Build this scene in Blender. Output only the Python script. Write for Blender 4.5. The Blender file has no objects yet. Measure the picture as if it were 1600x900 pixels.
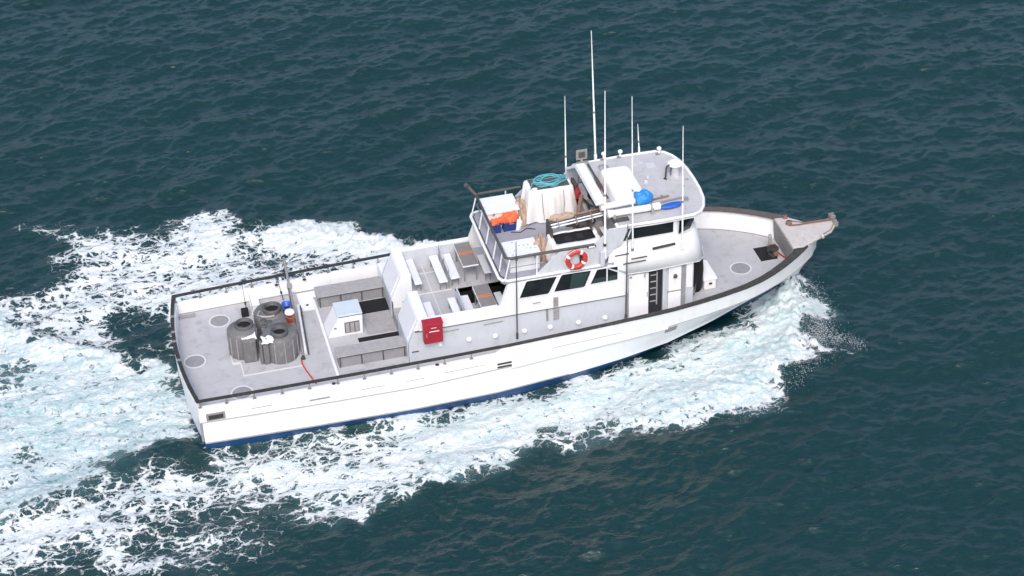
import bpy, bmesh, math, random
import numpy as np
from mathutils import Matrix, Vector

random.seed(7)
rng = np.random.default_rng(11)
SC = bpy.context.scene
COL = SC.collection
R = math.radians

# ------------------------------------------------------------------ camera
cam_d = bpy.data.cameras.new("camera")
cam = bpy.data.objects.new("camera", cam_d)
COL.objects.link(cam)
SC.camera = cam
TH, PSI, RHO = R(35.34), R(13.93), R(-1.656)
r = Vector((math.cos(PSI), -math.sin(PSI), 0)); a = Vector((math.sin(PSI), math.cos(PSI), 0)); zz = Vector((0, 0, 1))
f = a * math.cos(TH) - zz * math.sin(TH); u_ = a * math.sin(TH) + zz * math.cos(TH)
r2 = r * math.cos(RHO) + u_ * math.sin(RHO); u2 = -r * math.sin(RHO) + u_ * math.cos(RHO)
cam.matrix_world = Matrix(((r2.x, u2.x, -f.x, -3.154), (r2.y, u2.y, -f.y, -63.436), (r2.z, u2.z, -f.z, 48.342), (0, 0, 0, 1)))
cam_d.sensor_width = 36
cam_d.lens = 73.64
cam_d.clip_start = 1
cam_d.clip_end = 12000
SC.render.resolution_x, SC.render.resolution_y = 1024, 576

# ------------------------------------------------------------------ sky and sun
SUN_AZ, SUN_EL = R(196), R(50)       # azimuth measured clockwise from +Y
world = bpy.data.worlds.new("World"); SC.world = world
world.use_nodes = True
wn = world.node_tree.nodes; wl = world.node_tree.links
sky = wn.new('ShaderNodeTexSky'); sky.sky_type = 'NISHITA'; sky.sun_disc = False
sky.sun_elevation = SUN_EL; sky.sun_rotation = SUN_AZ
sky.air_density = 1.0; sky.dust_density = 4.0; sky.ozone_density = 1.0
wl.new(sky.outputs[0], wn['Background'].inputs[0])
wn['Background'].inputs[1].default_value = 0.15
sd = bpy.data.lights.new("sun", 'SUN'); sd.energy = 1.0; sd.angle = R(20); sd.color = (1, .99, .975)
sun = bpy.data.objects.new("sun", sd); COL.objects.link(sun)
dv = Vector((math.sin(SUN_AZ) * math.cos(SUN_EL), math.cos(SUN_AZ) * math.cos(SUN_EL), math.sin(SUN_EL)))
sun.rotation_euler = dv.to_track_quat('Z', 'Y').to_euler()
SC.view_settings.view_transform = 'Standard'; SC.view_settings.look = 'None'
SC.view_settings.exposure = 0.57; SC.view_settings.gamma = 1
SC.view_settings.use_curve_mapping = False

# ------------------------------------------------------------------ materials
def mat(name, col, rough=.5, metal=0, noise=0, scale=3, dirt=None, dirt_amt=0, bump=0, bump_scale=30, spec=.5, coat=0):
    m = bpy.data.materials.new(name); m.use_nodes = True
    nt = m.node_tree; n = nt.nodes; l = nt.links; b = n['Principled BSDF']
    b.inputs['Base Color'].default_value = (*col, 1); b.inputs['Roughness'].default_value = rough
    b.inputs['Metallic'].default_value = metal; b.inputs['Specular IOR Level'].default_value = spec
    b.inputs['Coat Weight'].default_value = coat
    tc = n.new('ShaderNodeTexCoord')
    if noise or dirt_amt:
        no = n.new('ShaderNodeTexNoise'); no.inputs['Scale'].default_value = scale; no.inputs['Detail'].default_value = 6
        no.inputs['Roughness'].default_value = .65
        l.new(tc.outputs['Object'], no.inputs['Vector'])
        mr = n.new('ShaderNodeMapRange'); mr.inputs['From Min'].default_value = .3; mr.inputs['From Max'].default_value = .7
        mr.inputs['To Min'].default_value = 1 - noise; mr.inputs['To Max'].default_value = 1 + noise * .5
        l.new(no.outputs['Fac'], mr.inputs['Value'])
        mx = n.new('ShaderNodeVectorMath'); mx.operation = 'SCALE'; mx.inputs[0].default_value = col
        l.new(mr.outputs[0], mx.inputs['Scale'])
        src = mx.outputs[0]
        if dirt_amt:
            n2 = n.new('ShaderNodeTexNoise'); n2.inputs['Scale'].default_value = scale * 2.3; n2.inputs['Detail'].default_value = 9
            mp = n.new('ShaderNodeMapping'); mp.inputs['Scale'].default_value = (1, 1, .35); mp.inputs['Location'].default_value = (3, 7, 1)
            l.new(tc.outputs['Object'], mp.inputs[0]); l.new(mp.outputs[0], n2.inputs['Vector'])
            rr = n.new('ShaderNodeMapRange'); rr.inputs['From Min'].default_value = .54; rr.inputs['From Max'].default_value = .74
            rr.inputs['To Max'].default_value = dirt_amt
            l.new(n2.outputs['Fac'], rr.inputs['Value'])
            mc = n.new('ShaderNodeMix'); mc.data_type = 'RGBA'; l.new(rr.outputs[0], mc.inputs['Factor'])
            l.new(src, mc.inputs['A']); mc.inputs['B'].default_value = (*dirt, 1); src = mc.outputs['Result']
        l.new(src, b.inputs['Base Color'])
    if bump:
        nb = n.new('ShaderNodeTexNoise'); nb.inputs['Scale'].default_value = bump_scale; nb.inputs['Detail'].default_value = 4
        l.new(tc.outputs['Object'], nb.inputs['Vector'])
        bp = n.new('ShaderNodeBump'); bp.inputs['Strength'].default_value = bump; bp.inputs['Distance'].default_value = .02
        l.new(nb.outputs['Fac'], bp.inputs['Height']); l.new(bp.outputs[0], b.inputs['Normal'])
    return m

M = dict(
    hullw=mat('hull_white', (.75, .775, .80), .3, noise=.03, scale=1.2, dirt=(.52, .50, .45), dirt_amt=.28),
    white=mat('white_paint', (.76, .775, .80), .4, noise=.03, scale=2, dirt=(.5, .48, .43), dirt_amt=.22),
    hullb=mat('hull_blue', (.008, .07, .22), .4, noise=.3, scale=3, dirt=(.03, .07, .09), dirt_amt=.7),
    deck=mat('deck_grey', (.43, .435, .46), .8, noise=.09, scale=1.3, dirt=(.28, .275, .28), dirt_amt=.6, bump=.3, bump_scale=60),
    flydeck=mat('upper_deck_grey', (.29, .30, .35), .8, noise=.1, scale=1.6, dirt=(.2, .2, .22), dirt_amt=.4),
    roof=mat('roof_grey', (.46, .46, .48), .75, noise=.08, scale=1.5, dirt=(.3, .29, .28), dirt_amt=.45),
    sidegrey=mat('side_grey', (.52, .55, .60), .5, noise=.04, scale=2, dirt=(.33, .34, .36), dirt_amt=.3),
    line=mat('painted_line', (.62, .62, .63), .6, noise=.08, scale=8),
    black=mat('black_rubber', (.028, .028, .026), .65, noise=.3, scale=4, dirt=(.11, .105, .09), dirt_amt=.5),
    cap=mat('weathered_cap', (.036, .037, .034), .75, noise=.3, scale=5, dirt=(.17, .14, .12), dirt_amt=.55),
    capw=mat('weathered_wood', (.11, .09, .082), .8, noise=.3, scale=5, dirt=(.09, .07, .06), dirt_amt=.6),
    vblack=mat('flat_black', (.006, .006, .008), .8),
    dark=mat('dark_interior', (.018, .019, .024), .8, noise=.4, scale=3),
    glass=mat('dark_glass', (.010, .014, .017), .08, spec=.6),
    green=mat('tinted_glass', (.03, .055, .055), .15, noise=.2, scale=2),
    tank=mat('tank_grey', (.15, .15, .155), .55, noise=.15, scale=4, dirt=(.28, .27, .26), dirt_amt=.55),
    tankd=mat('tank_rim', (.085, .085, .088), .6, noise=.2, scale=5),
    bench=mat('bench_grey', (.33, .325, .33), .7, noise=.16, scale=4, dirt=(.22, .21, .21), dirt_amt=.5),
    benchd=mat('bench_side_grey', (.27, .27, .29), .7, noise=.12, scale=4, dirt=(.15, .15, .16), dirt_amt=.5),
    lid=mat('pale_blue_lid', (.50, .58, .63), .4, noise=.05),
    seat=mat('bench_white', (.72, .74, .78), .45, noise=.05, scale=5, dirt=(.5, .48, .45), dirt_amt=.3),
    mattop=mat('table_mat_grey', (.21, .205, .21), .8, noise=.12, scale=6, dirt=(.14, .13, .13), dirt_amt=.4),
    orange=mat('orange_paint', (.68, .20, .06), .7, noise=.2, scale=20),
    orangef=mat('orange_fabric', (.78, .15, .06), .75, noise=.15, scale=8, bump=.4, bump_scale=12),
    red=mat('red_box', (.34, .015, .035), .4, noise=.2, scale=4, dirt=(.25, .05, .05), dirt_amt=.5),
    redp=mat('red_plastic', (.52, .04, .03), .45, noise=.1),
    blue=mat('blue_plastic', (.02, .10, .50), .4, noise=.1),
    navy=mat('navy_plastic', (.02, .045, .21), .5, noise=.15),
    bluef=mat('bright_blue_cover', (.03, .25, .68), .55, noise=.12, scale=6),
    paddle=mat('royal_blue', (.015, .11, .52), .5, noise=.15),
    steel=mat('weathered_steel', (.30, .29, .28), .5, .3, noise=.2, scale=8),
    dsteel=mat('dark_rail', (.085, .08, .075), .6, .2, noise=.3, scale=8, dirt=(.2, .18, .16), dirt_amt=.5),
    tarp=mat('white_tarp', (.77, .76, .755), .75, noise=.05, scale=3, dirt=(.5, .47, .44), dirt_amt=.3, bump=.5, bump_scale=5),
    cover=mat('white_cover', (.84, .84, .84), .6, noise=.02),
    rope=mat('turquoise_rope', (.13, .44, .50), .8, noise=.3, scale=14),
    tan=mat('tan_canvas', (.44, .33, .26), .85, noise=.3, scale=7, dirt=(.18, .1, .07), dirt_amt=.6),
    brown=mat('brown_wood', (.26, .17, .12), .8, noise=.3, scale=7),
    rust=mat('rusty_metal', (.22, .13, .105), .8, noise=.3, scale=10, dirt=(.16, .07, .05), dirt_amt=.6),
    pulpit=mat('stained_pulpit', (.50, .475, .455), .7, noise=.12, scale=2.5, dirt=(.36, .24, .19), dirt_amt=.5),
    pulpit_shade=mat('pulpit_side_shade', (.29, .275, .265), .7, noise=.15, scale=3, dirt=(.24, .16, .14), dirt_amt=.6),  # stained pulpit grey with the side's shading painted into a darker base
    skin=None,
)

# ------------------------------------------------------------------ mesh helpers
class MB:
    def __init__(s): s.v = []; s.f = []; s.sm = []
    def add(s, vs, fs, smooth=False):
        b = len(s.v); s.v += [tuple(map(float, p)) for p in vs]
        for q in fs: s.f.append([i + b for i in q]); s.sm.append(smooth)
        return s
    def box(s, x0, x1, y0, y1, z0, z1, M4=None):
        vs = [(x, y, z) for z in (z0, z1) for y in (y0, y1) for x in (x0, x1)]
        if M4: vs = [M4 @ Vector(v) for v in vs]
        return s.add(vs, [(0, 2, 3, 1), (4, 5, 7, 6), (0, 1, 5, 4), (2, 6, 7, 3), (0, 4, 6, 2), (1, 3, 7, 5)])
    def prism(s, poly, axis, a0, a1):
        n = len(poly)
        def mk(p, t): return {'z': (p[0], p[1], t), 'y': (p[0], t, p[1]), 'x': (t, p[0], p[1])}[axis]
        vs = [mk(p, a0) for p in poly] + [mk(p, a1) for p in poly]
        return s.add(vs, [list(range(n)), list(range(2 * n - 1, n - 1, -1))] + [(i, (i + 1) % n, n + (i + 1) % n, n + i) for i in range(n)])
    def tube(s, pts, rad, n=8, closed=False):
        pts = [Vector(p) for p in pts]; m = len(pts); rings = []
        rads = rad if isinstance(rad, (list, tuple)) else [rad] * m
        prev = None
        for i, p in enumerate(pts):
            if closed: t = pts[(i + 1) % m] - pts[i - 1]
            else: t = pts[min(i + 1, m - 1)] - pts[max(i - 1, 0)]
            t.normalize()
            if prev is None:
                ref = Vector((0, 0, 1)) if abs(t.z) < .9 else Vector((1, 0, 0)); nrm = t.cross(ref).normalized()
            else: nrm = (prev - t * prev.dot(t)).normalized()
            prev = nrm; bi = t.cross(nrm)
            rings.append([p + (nrm * math.cos(2 * math.pi * k / n) + bi * math.sin(2 * math.pi * k / n)) * rads[i] for k in range(n)])
        vs = [q for rg in rings for q in rg]; fs = []
        for i in range(m if closed else m - 1):
            j = (i + 1) % m
            for k in range(n): fs.append((i * n + k, i * n + (k + 1) % n, j * n + (k + 1) % n, j * n + k))
        s.add(vs, fs, True)
        if not closed: s.add(rings[0], [list(range(n))[::-1]]); s.add(rings[-1], [list(range(n))])
        return s
    def lathe(s, c, prof, n=28, cap=True, smooth=True, sx=1, sy=1):
        vs = []
        for (rr, z) in prof:
            for k in range(n):
                t = 2 * math.pi * k / n; vs.append((c[0] + rr * math.cos(t) * sx, c[1] + rr * math.sin(t) * sy, c[2] + z))
        fs = [(i * n + k, i * n + (k + 1) % n, (i + 1) * n + (k + 1) % n, (i + 1) * n + k) for i in range(len(prof) - 1) for k in range(n)]
        s.add(vs, fs, smooth)
        if cap:
            s.add(vs[:n], [list(range(n))[::-1]]); s.add(vs[-n:], [list(range(n))])
        return s
    def grid(s, rows, smooth=True, closeu=False, flip=False):
        m = len(rows); n = len(rows[0]); vs = [p for rw in rows for p in rw]; fs = []
        for i in range(m - 1):
            for k in range(n if closeu else n - 1):
                q = (i * n + k, i * n + (k + 1) % n, (i + 1) * n + (k + 1) % n, (i + 1) * n + k)
                fs.append(q[::-1] if flip else q)
        return s.add(vs, fs, smooth)
    def build(s, name, m, parent=None, loc=None, bevel=0, solid=0, auto=None, fixn=True):
        me = bpy.data.meshes.new(name)
        o = bpy.data.objects.new(name, me); COL.objects.link(o)
        off = Vector((0, 0, 0))
        if parent is not None:
            o.parent = parent; q = parent
            while q is not None: off += q.location; q = q.parent
        elif loc is not None:
            o.location = loc; off = Vector(loc)
        me.from_pydata([(p[0] - off.x, p[1] - off.y, p[2] - off.z) for p in s.v], [], s.f)
        me.polygons.foreach_set('use_smooth', s.sm)
        if fixn:
            bm = bmesh.new(); bm.from_mesh(me); bmesh.ops.recalc_face_normals(bm, faces=bm.faces); bm.to_mesh(me); bm.free()
        me.materials.append(M[m] if isinstance(m, str) else m)
        if solid:
            md = o.modifiers.new('thickness', 'SOLIDIFY'); md.thickness = solid; md.offset = -1
        if bevel:
            md = o.modifiers.new('bevel', 'BEVEL'); md.width = bevel; md.segments = 2; md.limit_method = 'ANGLE'; md.angle_limit = R(40)
        me.update()
        return o

def tag(o, label=None, cat=None, group=None, kind=None):
    if label: o['label'] = label
    if cat: o['category'] = cat
    if group: o['group'] = group
    if kind: o['kind'] = kind
    return o
def thing(name, loc, label, cat, group=None):
    o = bpy.data.objects.new(name, None); COL.objects.link(o); o.location = loc; o.empty_display_size = .2
    return tag(o, label, cat, group)
def lerp(x, xs, ys): return float(np.interp(x, xs, ys))
def copy_tree(o, parent=None):
    c = o.copy(); COL.objects.link(c); c.parent = parent
    for ch in [k for k in bpy.data.objects if k.parent == o]: copy_tree(ch, c)
    return c

# ------------------------------------------------------------------ water
WZ = -.35
FOAM = [
(0.80,1.0,0.9,[(-8.1,8.8),(-6.2,6.8),(-5.3,5.2),(-3.7,4.0),(-2.0,3.0),(-0.3,2.2),(0.0,-0.1),(0.2,-3.3),(-1.3,-3.1),(-2.4,-3.2),(-3.5,-3.9),(-4.9,-4.4),(-6.1,-5.1),(-7.5,-5.8),(-14,-6.5),(-20,-3),(-20,12),(-14,11)]),
(0.98,0.5,0.5,[(-8.1,8.3),(-6.7,7.4),(-5.3,5.7),(-3.2,3.8),(-0.6,2.5),(-0.7,1.7),(-3.5,2.9),(-5.4,4.3),(-6.8,5.7),(-8.2,6.3)]),
(0.70,0.25,1.6,[(-12,-3.0),(-6.1,-4.8),(-3.5,-3.6),(0.2,-3.8),(1.9,-6.1),(1.9,-8.9),(0.4,-9.9),(-2.4,-9.8),(-5.5,-8.7),(-12,-8.5)]),
(0.72,0.35,1.2,[(0.3,-3.2),(3.1,-3.1),(7.8,-3.1),(10.5,-3.1),(10.9,-6.1),(8.2,-7.3),(6.5,-8.5),(4.1,-9.2),(2.7,-8.1),(1.3,-7.0),(-0.1,-5.8)]),
(0.84,0.7,1.0,[(7.1,-3.2),(10.5,-3.1),(14.1,-2.9),(17.9,-2.4),(20.6,-1.5),(23.7,0.0),(24.0,-1.5),(23.3,-3.8),(21.7,-5.8),(19.3,-6.7),(15.6,-6.8),(11.4,-6.9),(9.2,-7.3),(6.9,-7.9),(6.0,-6.6)]),
(0.92,0.9,0.6,[(21.9,-1.2),(24.0,0.3),(24.1,-1.1),(23.5,-3.9),(22.1,-5.5),(19.5,-6.2),(18.0,-5.5),(19.4,-3.5)]),
(0.76,0.2,0.7,[(23.1,-2.9),(24.3,-3.7),(24.9,-4.5),(23.5,-4.7),(22.9,-5.6),(20.6,-6.5),(19.8,-6.8),(19.0,-5.4)]),
(0.90,0.6,0.6,[(19.6,-6.8),(15.6,-6.8),(11.7,-6.8),(9.7,-6.9),(8.2,-7.4),(6.6,-8.3),(4.5,-9.5),(3.7,-9.0),(5.2,-8.5),(7.3,-7.3),(9.9,-6.2),(13.3,-6.1),(17.1,-6.0)]),
(0.67,0.15,0.9,[(-5.2,13.6),(-3.4,13.1),(-2.1,11.7),(1.4,11.7),(2.3,12.4),(2.9,11.9),(3.6,10.9),(5.3,10.6),(6.4,10.6),(7.5,9.6),(9.2,8.1),(10.4,7.6),(12.8,7.2),(13.2,6.6),(12.7,4.8),(8.3,4.3),(0.6,3.9),(-0.1,2.4),(-2.0,3.1),(-3.7,4.1),(-5.1,5.2),(-6.7,7.0),(-12,9),(-12,10.5),(-6.0,8.8),(-4.7,9.2),(-3.7,9.3),(-4.2,10.9),(-3.9,12.0)]),
(0.88,0.35,0.7,[(5.0,10.6),(6.4,10.7),(7.8,9.5),(9.6,7.7),(11.3,6.9),(10.0,5.7),(7.7,6.1),(6.1,7.8),(4.7,8.9),(3.8,10.0)]),
(0.8,0.15,0.7,[(-0.5,9.8),(1.6,11.2),(2.4,11.7),(2.7,9.8),(3.8,8.5),(1.9,7.9),(-0.2,8.2),(-3.3,11.1),(-3.9,12.7),(-1.5,10.7)]),
(0.9,0.4,0.7,[(11,7),(14,6),(17,5.2),(20,4.6),(22.5,3.2),(24,1.5),(24.5,0),(23.5,0),(21,1.5),(18,3),(13,4)]),
]
DARK = [
(0.35,0.6,[(-1.7,5.9),(-0.1,5.9),(-0.4,2.8),(-1.6,3.4),(-2.4,4.8)]),
(0.42,0.4,[(-3.8,-2.7),(-1.6,-3.1),(0.2,-3.5),(0.2,-4.2),(-2.1,-3.7),(-3.7,-3.7)]),
(0.68,0.8,[(3.7,-4.0),(7.5,-4.3),(7.4,-4.8),(4.0,-4.7),(2.2,-4.6),(2.3,-3.9)]),
(0.55,0.6,[(11.7,-5.7),(14.4,-5.6),(14.7,-6.4),(12.7,-6.7),(11.7,-6.8)]),
(0.65,0.4,[(-7.3,4.3),(-5.6,4.0),(-5.5,3.2),(-6.9,3.1),(-7.4,3.2)]),
(0.6,0.5,[(-7.2,-1.8),(-5.6,-1.8),(-5.9,-2.6),(-7.3,-2.8)]),
(0.6,0.8,[(-3.0,-6.0),(1.8,-6.8),(1.9,-8.9),(-0.5,-8.8),(-2.8,-7.8)]),
(0.8,0.6,[(2.5,10.4),(4.9,8.6),(6.6,6.2),(4.1,7.0),(2.2,8.5)]),
(0.6,0.7,[(16.6,-3.7),(20.2,-2.9),(21.2,-2.3),(19.2,-3.4),(16.7,-4.0)]),
]
def sdist(px, py, poly):          # signed distance, positive inside
    d = np.full(px.shape, 1e9); ins = np.zeros(px.shape, bool); n = len(poly)
    for i in range(n):
        ax, ay = poly[i]; bx, by = poly[(i + 1) % n]
        ex, ey = bx - ax, by - ay; L = ex * ex + ey * ey + 1e-9
        t = np.clip(((px - ax) * ex + (py - ay) * ey) / L, 0, 1)
        d = np.minimum(d, (px - ax - t * ex) ** 2 + (py - ay - t * ey) ** 2)
        c = ((ay > py) != (by > py)) & (px < (bx - ax) * (py - ay) / (by - ay + 1e-12) + ax)
        ins ^= c
    d = np.sqrt(d); return np.where(ins, d, -d)
def sstep(v): v = np.clip(v, 0, 1); return v * v * (3 - 2 * v)

# sea surface: a wave spectrum turned into one periodic height tile
def spectrum_tile(N, L, wind_dir, peak, spread, seed, kmin=0, kmax=1e9):
    g = np.random.default_rng(seed)
    k1 = np.fft.fftfreq(N, L / N) * 2 * np.pi
    KX, KY = np.meshgrid(k1, k1, indexing='ij'); K = np.hypot(KX, KY); K[0, 0] = 1
    kp = 2 * np.pi / peak
    S = K ** -4.0 * np.exp(-1.1 * (kp / K) ** 2)
    cs = (KX * math.cos(wind_dir) + KY * math.sin(wind_dir)) / K
    S *= (np.abs(cs) ** spread) * .93 + .07
    S *= (K > kmin) & (K < kmax)
    A = np.sqrt(S) * (g.normal(size=K.shape) + 1j * g.normal(size=K.shape)); A[0, 0] = 0
    h = np.fft.ifft2(A).real; sc = 1 / h.std()
    dx = np.fft.ifft2(-1j * KX / K * A).real * sc; dy = np.fft.ifft2(-1j * KY / K * A).real * sc
    return h * sc, dx, dy
def sample(T, L, x, y):
    N = T.shape[0]; fx = (x / L % 1) * N; fy = (y / L % 1) * N
    i = np.floor(fx).astype(int); j = np.floor(fy).astype(int); tx = fx - i; ty = fy - j
    i %= N; j %= N; i1 = (i + 1) % N; j1 = (j + 1) % N
    return (T[i, j] * (1 - tx) * (1 - ty) + T[i1, j] * tx * (1 - ty) + T[i, j1] * (1 - tx) * ty + T[i1, j1] * tx * ty)

def axis_coords(lo, hi, step, far):
    core = np.arange(lo, hi + step, step); up = []; s = step; v = core[-1]
    while v < far: s *= 1.12; v += s; up.append(v)
    dn = []; s = step; v = core[0]
    while v > -far: s *= 1.12; v -= s; dn.append(v)
    return np.array(dn[::-1] + list(core) + up)

HX0, HX1, HY0, HY1, HS = -22., 30., -14., 18., .1
def coarse_fields():
    gx = np.arange(HX0, HX1, HS); gy = np.arange(HY0, HY1, HS); X, Y = np.meshgrid(gx, gy, indexing='ij')
    wob, _, _ = spectrum_tile(256, 40, .3, 5, 0, 5, kmax=8)
    wx = X + .38 * sample(wob, 40, X, Y); wy = Y + .38 * sample(wob, 40, X + 13, Y + 7)
    F = np.zeros(X.shape); A = np.zeros(X.shape)
    for d, ae, fe, poly in FOAM:
        m = sstep(sdist(wx, wy, poly) / (2 * fe) + .5)
        F = np.maximum(F, d * m); A = np.maximum(A, ae * m)
    for d, fe, poly in DARK:
        m = sstep(sdist(wx, wy, poly) / (2 * fe) + .5); F *= 1 - m * (1 - d); A *= 1 - m * (1 - d)
    # height of the bow wave, its breaking edges and the churned wake
    H = np.zeros(X.shape)
    def ridge(pts, h, wdt):
        nonlocal H
        best = np.full(X.shape, 1e9); hh = np.zeros(X.shape)
        for (ax, ay, ah), (bx, by, bh) in zip(pts[:-1], pts[1:]):
            ex, ey = bx - ax, by - ay; t = np.clip(((X - ax) * ex + (Y - ay) * ey) / (ex * ex + ey * ey), 0, 1)
            d = np.hypot(X - ax - t * ex, Y - ay - t * ey); m = d < best
            best = np.where(m, d, best); hh = np.where(m, ah + t * (bh - ah), hh)
        H += h * hh * np.exp(-(best / wdt) ** 2)
    ridge([(24.0, -.6, 1.), (23.0, -3.2, .9), (21, -5.0, .75), (17, -5.9, .6), (12, -6.3, .5), (8, -7, .45), (4.3, -9, .2)], .36, .75)
    ridge([(23.9, -.3, 1.), (22.3, -1.7, .7), (20, -3.1, .3), (18, -3.9, 0)], .34, .6)
    ridge([(24.0, .6, 1.), (20, 4.6, .8), (13, 6.6, .7), (9.5, 7.6, .7), (6, 9.6, .6), (3, 10.6, .3)], .5, .9)
    ridge([(-1, 2.3, .6), (-4, 3.9, 1), (-7, 6.5, .8), (-12, 9, .5)], .25, .6)
    ridge([(-1, -3.0, .6), (-4, -4.2, 1), (-8, -5.4, .8)], .22, .6)
    ridge([(1, -3.95, -1), (8, -4.3, -.8), (14, -3.9, -.4)], .14, .6)
    return X, Y, F, A, H
_X, _Y, _F, _A, _H = coarse_fields()
def csample(G, x, y):
    fx = np.clip((x - HX0) / HS, 0, G.shape[0] - 1.001); fy = np.clip((y - HY0) / HS, 0, G.shape[1] - 1.001)
    i = fx.astype(int); j = fy.astype(int); tx = fx - i; ty = fy - j
    v = G[i, j] * (1 - tx) * (1 - ty) + G[i + 1, j] * tx * (1 - ty) + G[i, j + 1] * (1 - tx) * ty + G[i + 1, j + 1] * tx * ty
    edge = np.clip(np.minimum(np.minimum(x - HX0, HX1 - x), np.minimum(y - HY0, HY1 - y)) / 1.5, 0, 1)
    return v * edge

def water_height(x, y):
    sp = None
    t1 = sample(T1[0], 61.7, x, y); t2 = sample(T2[0], 23.3, x, y); t3 = sample(T3[0], 139., x, y)
    return t1, t2, t3
WD = R(101)      # travel direction of the chop
T1 = spectrum_tile(1024, 61.7, WD, 2.0, 3.6, 3)
T2 = spectrum_tile(512, 23.3, WD - .35, .9, 1.5, 4)
T3 = spectrum_tile(512, 139., WD + .2, 6.5, 3, 6)
TC = spectrum_tile(512, 17.1, .2, .55, 0, 9)

def build_water():
    xs = axis_coords(-12, 47, .075, 6000); ys = axis_coords(-22, 39, .075, 6000)
    X, Y = np.meshgrid(xs, ys, indexing='ij')
    gx = np.gradient(xs)[:, None] + 0 * Y; gy = np.gradient(ys)[None, :] + 0 * X; g = np.maximum(gx, gy)
    f1 = 1 / (1 + (g / .5) ** 2); f2 = 1 / (1 + (g / .2) ** 2); f3 = 1 / (1 + (g / 2.) ** 2)
    F = csample(_F, X, Y); A = csample(_A, X, Y); H = csample(_H, X, Y)
    calm = 1 - .45 * F
    a1, a2, a3 = .041, .009, .06
    Z = f1 * a1 * calm * sample(T1[0], 61.7, X, Y) + f2 * a2 * sample(T2[0], 23.3, X, Y) + f3 * a3 * sample(T3[0], 139., X, Y)
    ch = .6
    DX = f1 * a1 * calm * sample(T1[1], 61.7, X, Y) + f2 * a2 * sample(T2[1], 23.3, X, Y)
    DY = f1 * a1 * calm * sample(T1[2], 61.7, X, Y) + f2 * a2 * sample(T2[2], 23.3, X, Y)
    # churn in the foam
    c = sample(TC[0], 17.1, X, Y); c2 = sample(TC[0], 17.1, X * 2.1 + 3, Y * 2.1 + 5)
    Z += f2 * F * (.015 * c + .012 * c2)
    Z += H * (1 + .14 * c * f2) + WZ
    X = X - ch * DX; Y = Y - ch * DY
    nx, ny = X.shape
    co = np.stack([X, Y, Z], -1).reshape(-1, 3).astype(np.float32)
    idx = np.arange(nx * ny).reshape(nx, ny)
    q = np.stack([idx[:-1, :-1], idx[1:, :-1], idx[1:, 1:], idx[:-1, 1:]], -1).reshape(-1, 4).astype(np.int32)
    me = bpy.data.meshes.new('water'); me.vertices.add(len(co)); me.vertices.foreach_set('co', co.ravel())
    me.loops.add(q.size); me.loops.foreach_set('vertex_index', q.ravel())
    me.polygons.add(len(q)); me.polygons.foreach_set('loop_start', np.arange(0, q.size, 4, dtype=np.int32))
    me.polygons.foreach_set('use_smooth', np.ones(len(q), bool))
    at = me.attributes.new('foam', 'FLOAT', 'POINT'); at.data.foreach_set('value', F.ravel().astype(np.float32))
    at = me.attributes.new('aer', 'FLOAT', 'POINT'); at.data.foreach_set('value', A.ravel().astype(np.float32))
    me.update(calc_edges=True)
    o = bpy.data.objects.new('water', me); COL.objects.link(o)
    tag(o, 'dark teal choppy sea with white foam and wake around the boat', 'water', kind='structure')
    # material
    m = bpy.data.materials.new('sea_water'); m.use_nodes = True; nt = m.node_tree; n = nt.nodes; l = nt.links
    b = n['Principled BSDF']
    def node(t, **k):
        x = n.new('ShaderNode' + t)
        for kk, vv in k.items(): setattr(x, kk, vv)
        return x
    def mth(op, a_, b_=None, c_=None, clamp=False):
        x = node('Math', operation=op, use_clamp=clamp)
        for i, v in enumerate((a_, b_, c_)):
            if v is None: continue
            if isinstance(v, (int, float)): x.inputs[i].default_value = v
            else: l.new(v, x.inputs[i])
        return x.outputs[0]
    def mixc(fac, A_, B_):
        x = node('Mix', data_type='RGBA'); 
        if isinstance(fac, (int, float)): x.inputs['Factor'].default_value = fac
        else: l.new(fac, x.inputs['Factor'])
        for nm, v in (('A', A_), ('B', B_)):
            if isinstance(v, tuple): x.inputs[nm].default_value = (*v, 1)
            else: l.new(v, x.inputs[nm])
        return x.outputs['Result']
    tc = node('TexCoord'); pos = tc.outputs['Object']
    foam = node('Attribute', attribute_name='foam').outputs['Fac']; aer = node('Attribute', attribute_name='aer').outputs['Fac']
    def noise(scale, detail=5, rough=.6, vec=pos, dist=0):
        x = node('TexNoise'); x.inputs['Scale'].default_value = scale; x.inputs['Detail'].default_value = detail
        x.inputs['Roughness'].default_value = rough; x.inputs['Distortion'].default_value = dist; l.new(vec, x.inputs['Vector']); return x
    # warp
    nw = noise(1.3, 5, .62)
    sub = node('VectorMath', operation='SUBTRACT'); l.new(nw.outputs['Color'], sub.inputs[0]); sub.inputs[1].default_value = (.5, .5, .5)
    scl = node('VectorMath', operation='SCALE'); l.new(sub.outputs[0], scl.inputs[0]); scl.inputs['Scale'].default_value = .95
    addv = node('VectorMath', operation='ADD'); l.new(pos, addv.inputs[0]); l.new(scl.outputs[0], addv.inputs[1])
    wp = node('Mapping'); wp.inputs['Scale'].default_value = (.66, 1.15, .5); l.new(addv.outputs[0], wp.inputs[0]); wv = wp.outputs[0]
    fm = node('Mapping'); fm.inputs['Scale'].default_value = (.42, 1.5, .5); fm.inputs['Rotation'].default_value = (0, 0, R(14)); l.new(addv.outputs[0], fm.inputs[0]); fv = fm.outputs[0]
    def vor(scale):
        x = node('TexVoronoi', feature='DISTANCE_TO_EDGE'); x.inputs['Scale'].default_value = scale; l.new(wv, x.inputs['Vector']); return x.outputs['Distance']
    v1 = mth('MULTIPLY', vor(1.9), 2.9, clamp=True); v2 = mth('MULTIPLY', vor(4.2), 2.8, clamp=True); v3 = mth('MULTIPLY', vor(9.0), 2.5, clamp=True)
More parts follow.
